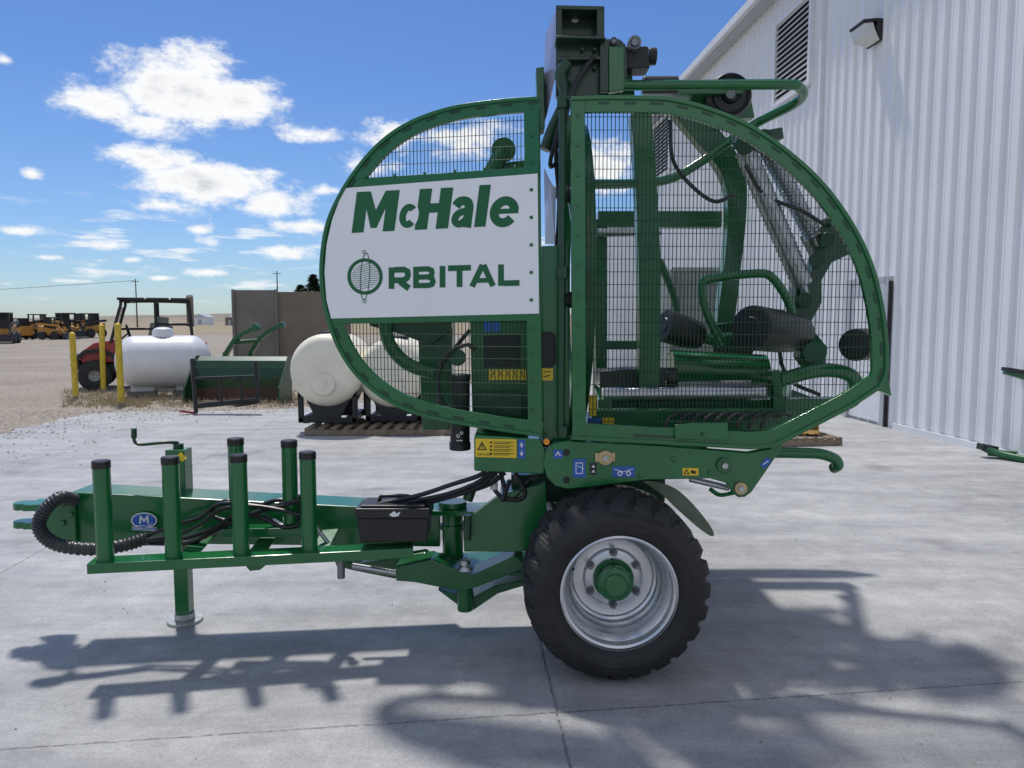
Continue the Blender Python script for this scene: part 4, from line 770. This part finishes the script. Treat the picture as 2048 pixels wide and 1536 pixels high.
for x in (xa,xb): mb.box(x-.05,x+.05,20.95,21.03,0,zt+.04)
for z in (.05,zt): mb.box(xa,xb,20.96,21.02,z,z+.1)
mb.build('corner_frame',contm,SB)
def baretree(b,h,label,seed):
    rr=random.Random(seed); T=thing('bare_tree',label,'tree',b); tr=MB(); cw=MB()
    def grow(p,d,l,r,lev):
        q=p+d*l; (tr if lev<2 else cw).tube([p,p.lerp(q,.5)+V((rr.gauss(0,.03*l),rr.gauss(0,.03*l),0)),q],[r,r*.8,r*.6],6 if lev<2 else 3,False)
        if lev<5:
            for k in range(3 if lev<4 else 4):
                nd=(d+V((rr.gauss(0,.5),rr.gauss(0,.5),rr.gauss(.1,.3)))).normalized(); grow(p.lerp(q,rr.uniform(.6,1)),nd,l*rr.uniform(.6,.8),r*.55,lev+1)
    grow(V(b),Z,h*.28,h*.022,0); tr.build('trunk',barkm,T,norm=False); cw.build('crown',twigm,T,norm=False)
baretree(V(((1262-1024)/F*60,60,0)),9,'bare leafless tree behind the upright white tank',4); baretree(V(((1190-1024)/F*75,75,0)),9.5,'bare leafless tree left of upright white tank',8)
def conifer(b,h,w,label,seed):
    rr=random.Random(seed); T=thing('conifer_tree',label,'tree',b,'conifers behind the panel wall'); mb=MB(); mb.tube([b,b+Z*h],[.15,.02],8); mb.build('trunk',barkm,T)
    mb=MB()
    for i in range(2600):
        t=rr.random()**.8; z=h*(.08+.92*t); rad=w*(1-t)**.7*(.35+.65*rr.random())*(.8+.2*math.sin(z*5)); a=rr.uniform(0,6.28); p=b+V((math.cos(a)*rad,math.sin(a)*rad,z)); s=.30*rr.uniform(.6,1.3)
        d=V((math.cos(a),math.sin(a),rr.uniform(-.5,.3))).normalized()*s; e=V((-math.sin(a),math.cos(a),rr.uniform(-.3,.3)))*s*.5; mb.add([p-d*.5-e,p-d*.5+e,p+d],[(0,1,2)])
    mb.build('crown',leafm,T,norm=False)
conifer(V(((630-1024)/F*58,58,0)),5.3,2.4,'tallest dark conifer rising over the panel wall',1); conifer(V(((604-1024)/F*60,60,0)),4.6,2.0,'shorter dark conifer at the left of its pair over the wall',2)
def pole(px,yt,Y,label):
    b=V(((px-1024)/F*Y,Y,0)); t=P(px,yt,Y); T=thing('utility_pole',label,'utility pole',b); mb=MB(); mb.tube([b,V((b.x,b.y,t.z))],[.15,.09],10); mb.build('pole',polem,T)
    mb=MB(); mb.bar(V((b.x-.7,Y-.15,t.z-.5)),V((b.x+.7,Y-.15,t.z-.5)),.09,.1); mb.build('crossarm',polem,T)
    for k in (-.6,0,.6): mb=MB(); mb.cyl(V((b.x+k,Y-.15,t.z-.45)),V((b.x+k,Y-.15,t.z-.28)),.05,n=8); mb.build('insulator',trimg,T)
    return V((b.x,Y-.15,t.z-.3))
k1=pole(277,558,150,'wooden utility pole against the sky at left, above red vehicle'); k2=pole(558,542,140,'wooden utility pole rising above the panel wall')
far=V((-260,165,k1.z-3.4)); mb=MB(); mb.tube([far+(k1-far)*(i/16)-Z*(2.2*4*(i/16)*(1-i/16)) for i in range(17)],.035,4)
tag(mb.build('power_line',blk,norm=False),'thin dark overhead power line running left from the utility pole','power line')
b=V(((383-1024)/F*220,220,0)); T=thing('grain_silo','tall pale silo with rounded cap far behind red vehicle','silo',b); zt=P(383,594,220).z
mb=MB(); mb.cyl(b,V((b.x,b.y,zt)),1.0,n=20); mb.build('barrel',conc_b,T); mb=MB(); mb.lathe([(1.02,0),(.8,.6),(.002,.9)],V((b.x,b.y,zt)),Z,20); mb.build('cap',trimg,T)
def shed(px,Y,w,h,d,m,label):
    b=V(((px-1024)/F*Y,Y,0)); T=thing('farm_building',label,'building',b); mb=MB(); mb.box(b.x-w/2,b.x+w/2,Y,Y+d,0,h); mb.build('wall',m,T)
    mb=MB(); mb.prism([(b.x-w/2-.3,Y-.3,h),(b.x+w/2+.3,Y-.3,h),(b.x,Y-.3,h+w*.25)],(0,d+.6,0)); mb.build('roof',roofm,T)
    mb=MB(); mb.box(b.x-w*.15,b.x+w*.15,Y-.05,Y-.005,0,h*.7); mb.build('door',trimg,T)
shed(402,300,5,3.0,8,tankw,'small white farmhouse on the horizon right of silo'); shed(461,260,3,2.6,8,conc_b,'tan shed on the horizon beside the panel wall')
s0_=V(((108-1024)/F*72,72,0)); GRP='skid loaders parked in the far row'; SK=thing('skid_steer','dusty orange skid loader, fourth from the left of the far row','skid loader',s0_,GRP); M=at(s0_,0)
mb=MB(M); mb.prism([(-1.1,-.6,.4),(1.0,-.6,.4),(1.0,-.6,.95),(.3,-.6,1.0),(-.5,-.6,1.2),(-1.1,-.6,1.35)],(0,1.2,0)); mb.build('body',orgm,SK,.04)
mb=MB(M)
for x in (-.5,.55):
    for y in (-.5,.5): mb.bar((x,y,1.0),(x*.9,y,2.05),.10)
mb.box(-.55,.6,-.55,.55,2.05,2.14); mb.box(-.5,-.42,-.5,.5,1.0,2.05); mb.box(-.4,.1,-.4,.4,1.0,1.6); mb.build('cab',black,SK)
for x in (-.6,.6):
    for y in (-.75,.75): mb=MB(M); mb.lathe([(.002,-.14),(.2,-.14),(.38,-.13),(.4,-.08),(.4,.08),(.38,.13),(.2,.14),(.002,.14)],(x,y,.4),(0,1,0),18); mb.build('wheel',rubber,SK)
for y in (-.72,.72): mb=MB(M); mb.bar((-1.1,y,1.5),(.9,y,1.35),.1,.2); mb.bar((.9,y,1.4),(1.5,y,.5),.1,.18); mb.build('lift_arm',orgm if y<0 else black,SK)
mb=MB(M); mb.prism([(1.4,-.9,.1),(2.1,-.9,.1),(2.1,-.9,.14),(1.6,-.9,.2),(1.5,-.9,.65),(1.4,-.9,.65)],(0,1.8,0)); mb.build('bucket',black,SK)
for px,Y,rz,lab,sc in ((8,60,-1.2,'orange skid loader cut by the left edge of the photo',1.15),(45,72,2.6,'orange skid loader second from the left, facing away',.95),(78,76,-2.2,'orange skid loader third from the left in the far row',1.15),(134,75,-.6,'orange skid loader fifth from the left in the far row',1.2),(155,82,2.9,'orange skid loader second from the right end of the far row',1.2),(182,79,-1.9,'orange skid loader at the right end of the far row',1.2)):
    dup(SK,V(((px-1024)/F*Y,Y,0)),rz,lab,GRP,sc)
# ---------------------------------------------------------------- sky, sun, camera
SUN_AZ,SUN_EL=R(-25),R(64)
w=bpy.data.worlds.new('World'); S.world=w; w.use_nodes=True; nt=w.node_tree; N=nt.nodes; L=nt.links; N.clear()
out=N.new('ShaderNodeOutputWorld'); bg=N.new('ShaderNodeBackground'); bg.inputs['Strength'].default_value=.15; L.new(bg.outputs[0],out.inputs[0])
sky=N.new('ShaderNodeTexSky'); sky.sky_type='NISHITA'; sky.sun_disc=False; sky.sun_elevation=SUN_EL; sky.sun_rotation=SUN_AZ; sky.air_density=1.0; sky.dust_density=.3; sky.ozone_density=2.5
def lk(s,a):
    if hasattr(a,'links'): L.new(a,s)
    else: s.default_value=a
def ma(op,a,b=0.0,c=None):
    x=N.new('ShaderNodeMath'); x.operation=op; lk(x.inputs[0],a); lk(x.inputs[1],b)
    if c is not None: lk(x.inputs[2],c)
    return x.outputs[0]
def vm(op,a,b=None):
    x=N.new('ShaderNodeVectorMath'); x.operation=op; lk(x.inputs[0],a)
    if b is not None: lk(x.inputs[1],b)
    return x.outputs['Value'] if op=='LENGTH' else x.outputs[0]
def mrange(v,a,b,c,d,t='SMOOTHSTEP'):
    x=N.new('ShaderNodeMapRange'); x.interpolation_type=t; lk(x.inputs[0],v)
    for i,q in enumerate((a,b,c,d)): x.inputs[i+1].default_value=q
    return x.outputs[0]
def mixc(f,a,b):
    x=N.new('ShaderNodeMix'); x.data_type='RGBA'; lk(x.inputs[0],f); lk(x.inputs[6],a); lk(x.inputs[7],b); return x.outputs[2]
tc=N.new('ShaderNodeTexCoord'); nv=vm('NORMALIZE',tc.outputs['Generated']); sx=N.new('ShaderNodeSeparateXYZ'); L.new(nv,sx.inputs[0])
az=ma('ARCTAN2',sx.outputs[0],sx.outputs[1]); elv=ma('ARCSINE',sx.outputs[2])
cb_=N.new('ShaderNodeCombineXYZ'); L.new(az,cb_.inputs[0]); L.new(elv,cb_.inputs[1]); ae=cb_.outputs[0]
def noise(vec,sc,d,ro=.6):
    n=N.new('ShaderNodeTexNoise'); n.inputs['Scale'].default_value=sc; n.inputs['Detail'].default_value=d; n.inputs['Roughness'].default_value=ro; L.new(vec,n.inputs['Vector']); return n.outputs['Fac']
st=vm('MULTIPLY',ae,(1,1.7,1)); nA=noise(st,11,10,.66); nB=noise(st,38,8,.70)
def aepx(px,py): d=ray(px,py).normalized(); return math.atan2(d.x,d.y),math.asin(d.z)
BL=[(360,185,190,95,1),(210,205,105,50,.9),(470,205,120,70,.95),(400,130,110,65,.85),(300,250,110,35,.7),(290,315,115,36,.85),(420,370,190,52,.95),(540,405,110,40,.85),(330,412,90,24,.6),(615,268,105,24,.75),(790,265,75,42,.8),(920,275,130,45,.7),(600,452,80,20,.65),(560,503,80,18,.65),(420,487,34,16,.6),(205,492,55,12,.55),(400,460,34,10,.5),(62,345,28,18,.55),(40,460,75,12,.55),(655,380,50,14,.55),(420,545,60,10,.55),(200,522,38,8,.5),(95,515,40,8,.5),(270,520,42,8,.5),(10,118,26,14,.5),(1200,330,90,60,.7),(500,345,80,16,.5),(720,330,60,30,.5),(150,562,50,7,.55),(320,556,40,6,.5)]
fld=None
for (x,y,rx,ry,am) in BL:
    a0,e0=aepx(x,y); a1,_=aepx(x+rx,y); _,e1=aepx(x,y-ry); ra,re=abs(a1-a0),abs(e1-e0)
    q=ma('MULTIPLY_ADD',vm('LENGTH',vm('MULTIPLY',vm('SUBTRACT',ae,(a0,e0,0)),(1/ra,1/re,0))),-am,am); fld=q if fld is None else ma('MAXIMUM',fld,q)
fld=ma('MAXIMUM',fld,-.35)
f=ma('ADD',ma('ADD',fld,ma('MULTIPLY',ma('SUBTRACT',nA,.5),2.0)),ma('MULTIPLY',ma('SUBTRACT',nB,.5),1.0))
den=mrange(f,.0,.58,0,1)
hb=noise(vm('MULTIPLY',ae,(1,6,1)),13,6,.55); band=ma('MULTIPLY',mrange(elv,R(.8),R(2.5),0,1),mrange(elv,R(9),R(5.5),0,1)); d2=ma('MULTIPLY',mrange(hb,.52,.68,0,.75),band); den=ma('MAXIMUM',den,d2)
# unseen broken cloud added behind and beside the view to whiten the ambient light
nC=noise(nv,2.6,9,.6); rest=ma('MULTIPLY',mrange(sx.outputs[1],.30,-.15,0,1),mrange(elv,R(2),R(12),0,1)); den=ma('MAXIMUM',den,ma('MULTIPLY',mrange(nC,.42,.60,0,.8),rest))
# undersides and thick middles of the cumulus go grey
lowc=mrange(nB,.35,.65,.55,1)
shade=ma('MULTIPLY',ma('MULTIPLY',mrange(f,.55,1.35,0,.75),mrange(nA,.40,.66,.45,1)),lowc)
cc=mixc(shade,(6.5,6.55,6.6,1),(3.1,3.3,3.75,1))
tint=N.new('ShaderNodeMix'); tint.data_type='RGBA'; tint.blend_type='MULTIPLY'; tint.inputs[0].default_value=1; L.new(sky.outputs[0],tint.inputs[6]); L.new(mixc(mrange(elv,R(0),R(20),0,1,'LINEAR'),(.46,.57,.74,1),(.38,.52,.74,1)),tint.inputs[7])
L.new(mixc(den,tint.outputs[2],cc),bg.inputs[0])
sl=bpy.data.lights.new('sun','SUN'); sl.energy=3.5; sl.angle=R(3.5); sl.color=(1,.96,.90); so=bpy.data.objects.new('sun',sl); C.objects.link(so)
sd=V((math.sin(SUN_AZ)*math.cos(SUN_EL),math.cos(SUN_AZ)*math.cos(SUN_EL),math.sin(SUN_EL))); so.rotation_euler=sd.to_track_quat('Z','Y').to_euler(); so.location=(0,0,30)
cam=bpy.data.cameras.new('camera'); cam.sensor_width=36; cam.lens=36*F/2048; cam.clip_start=.05; cam.clip_end=5000
co=bpy.data.objects.new('camera',cam); C.objects.link(co); co.location=CAM; co.rotation_euler=(math.pi/2-PITCH,0,0); S.camera=co
S.view_settings.view_transform='Standard'; S.view_settings.look='None'; S.view_settings.exposure=0
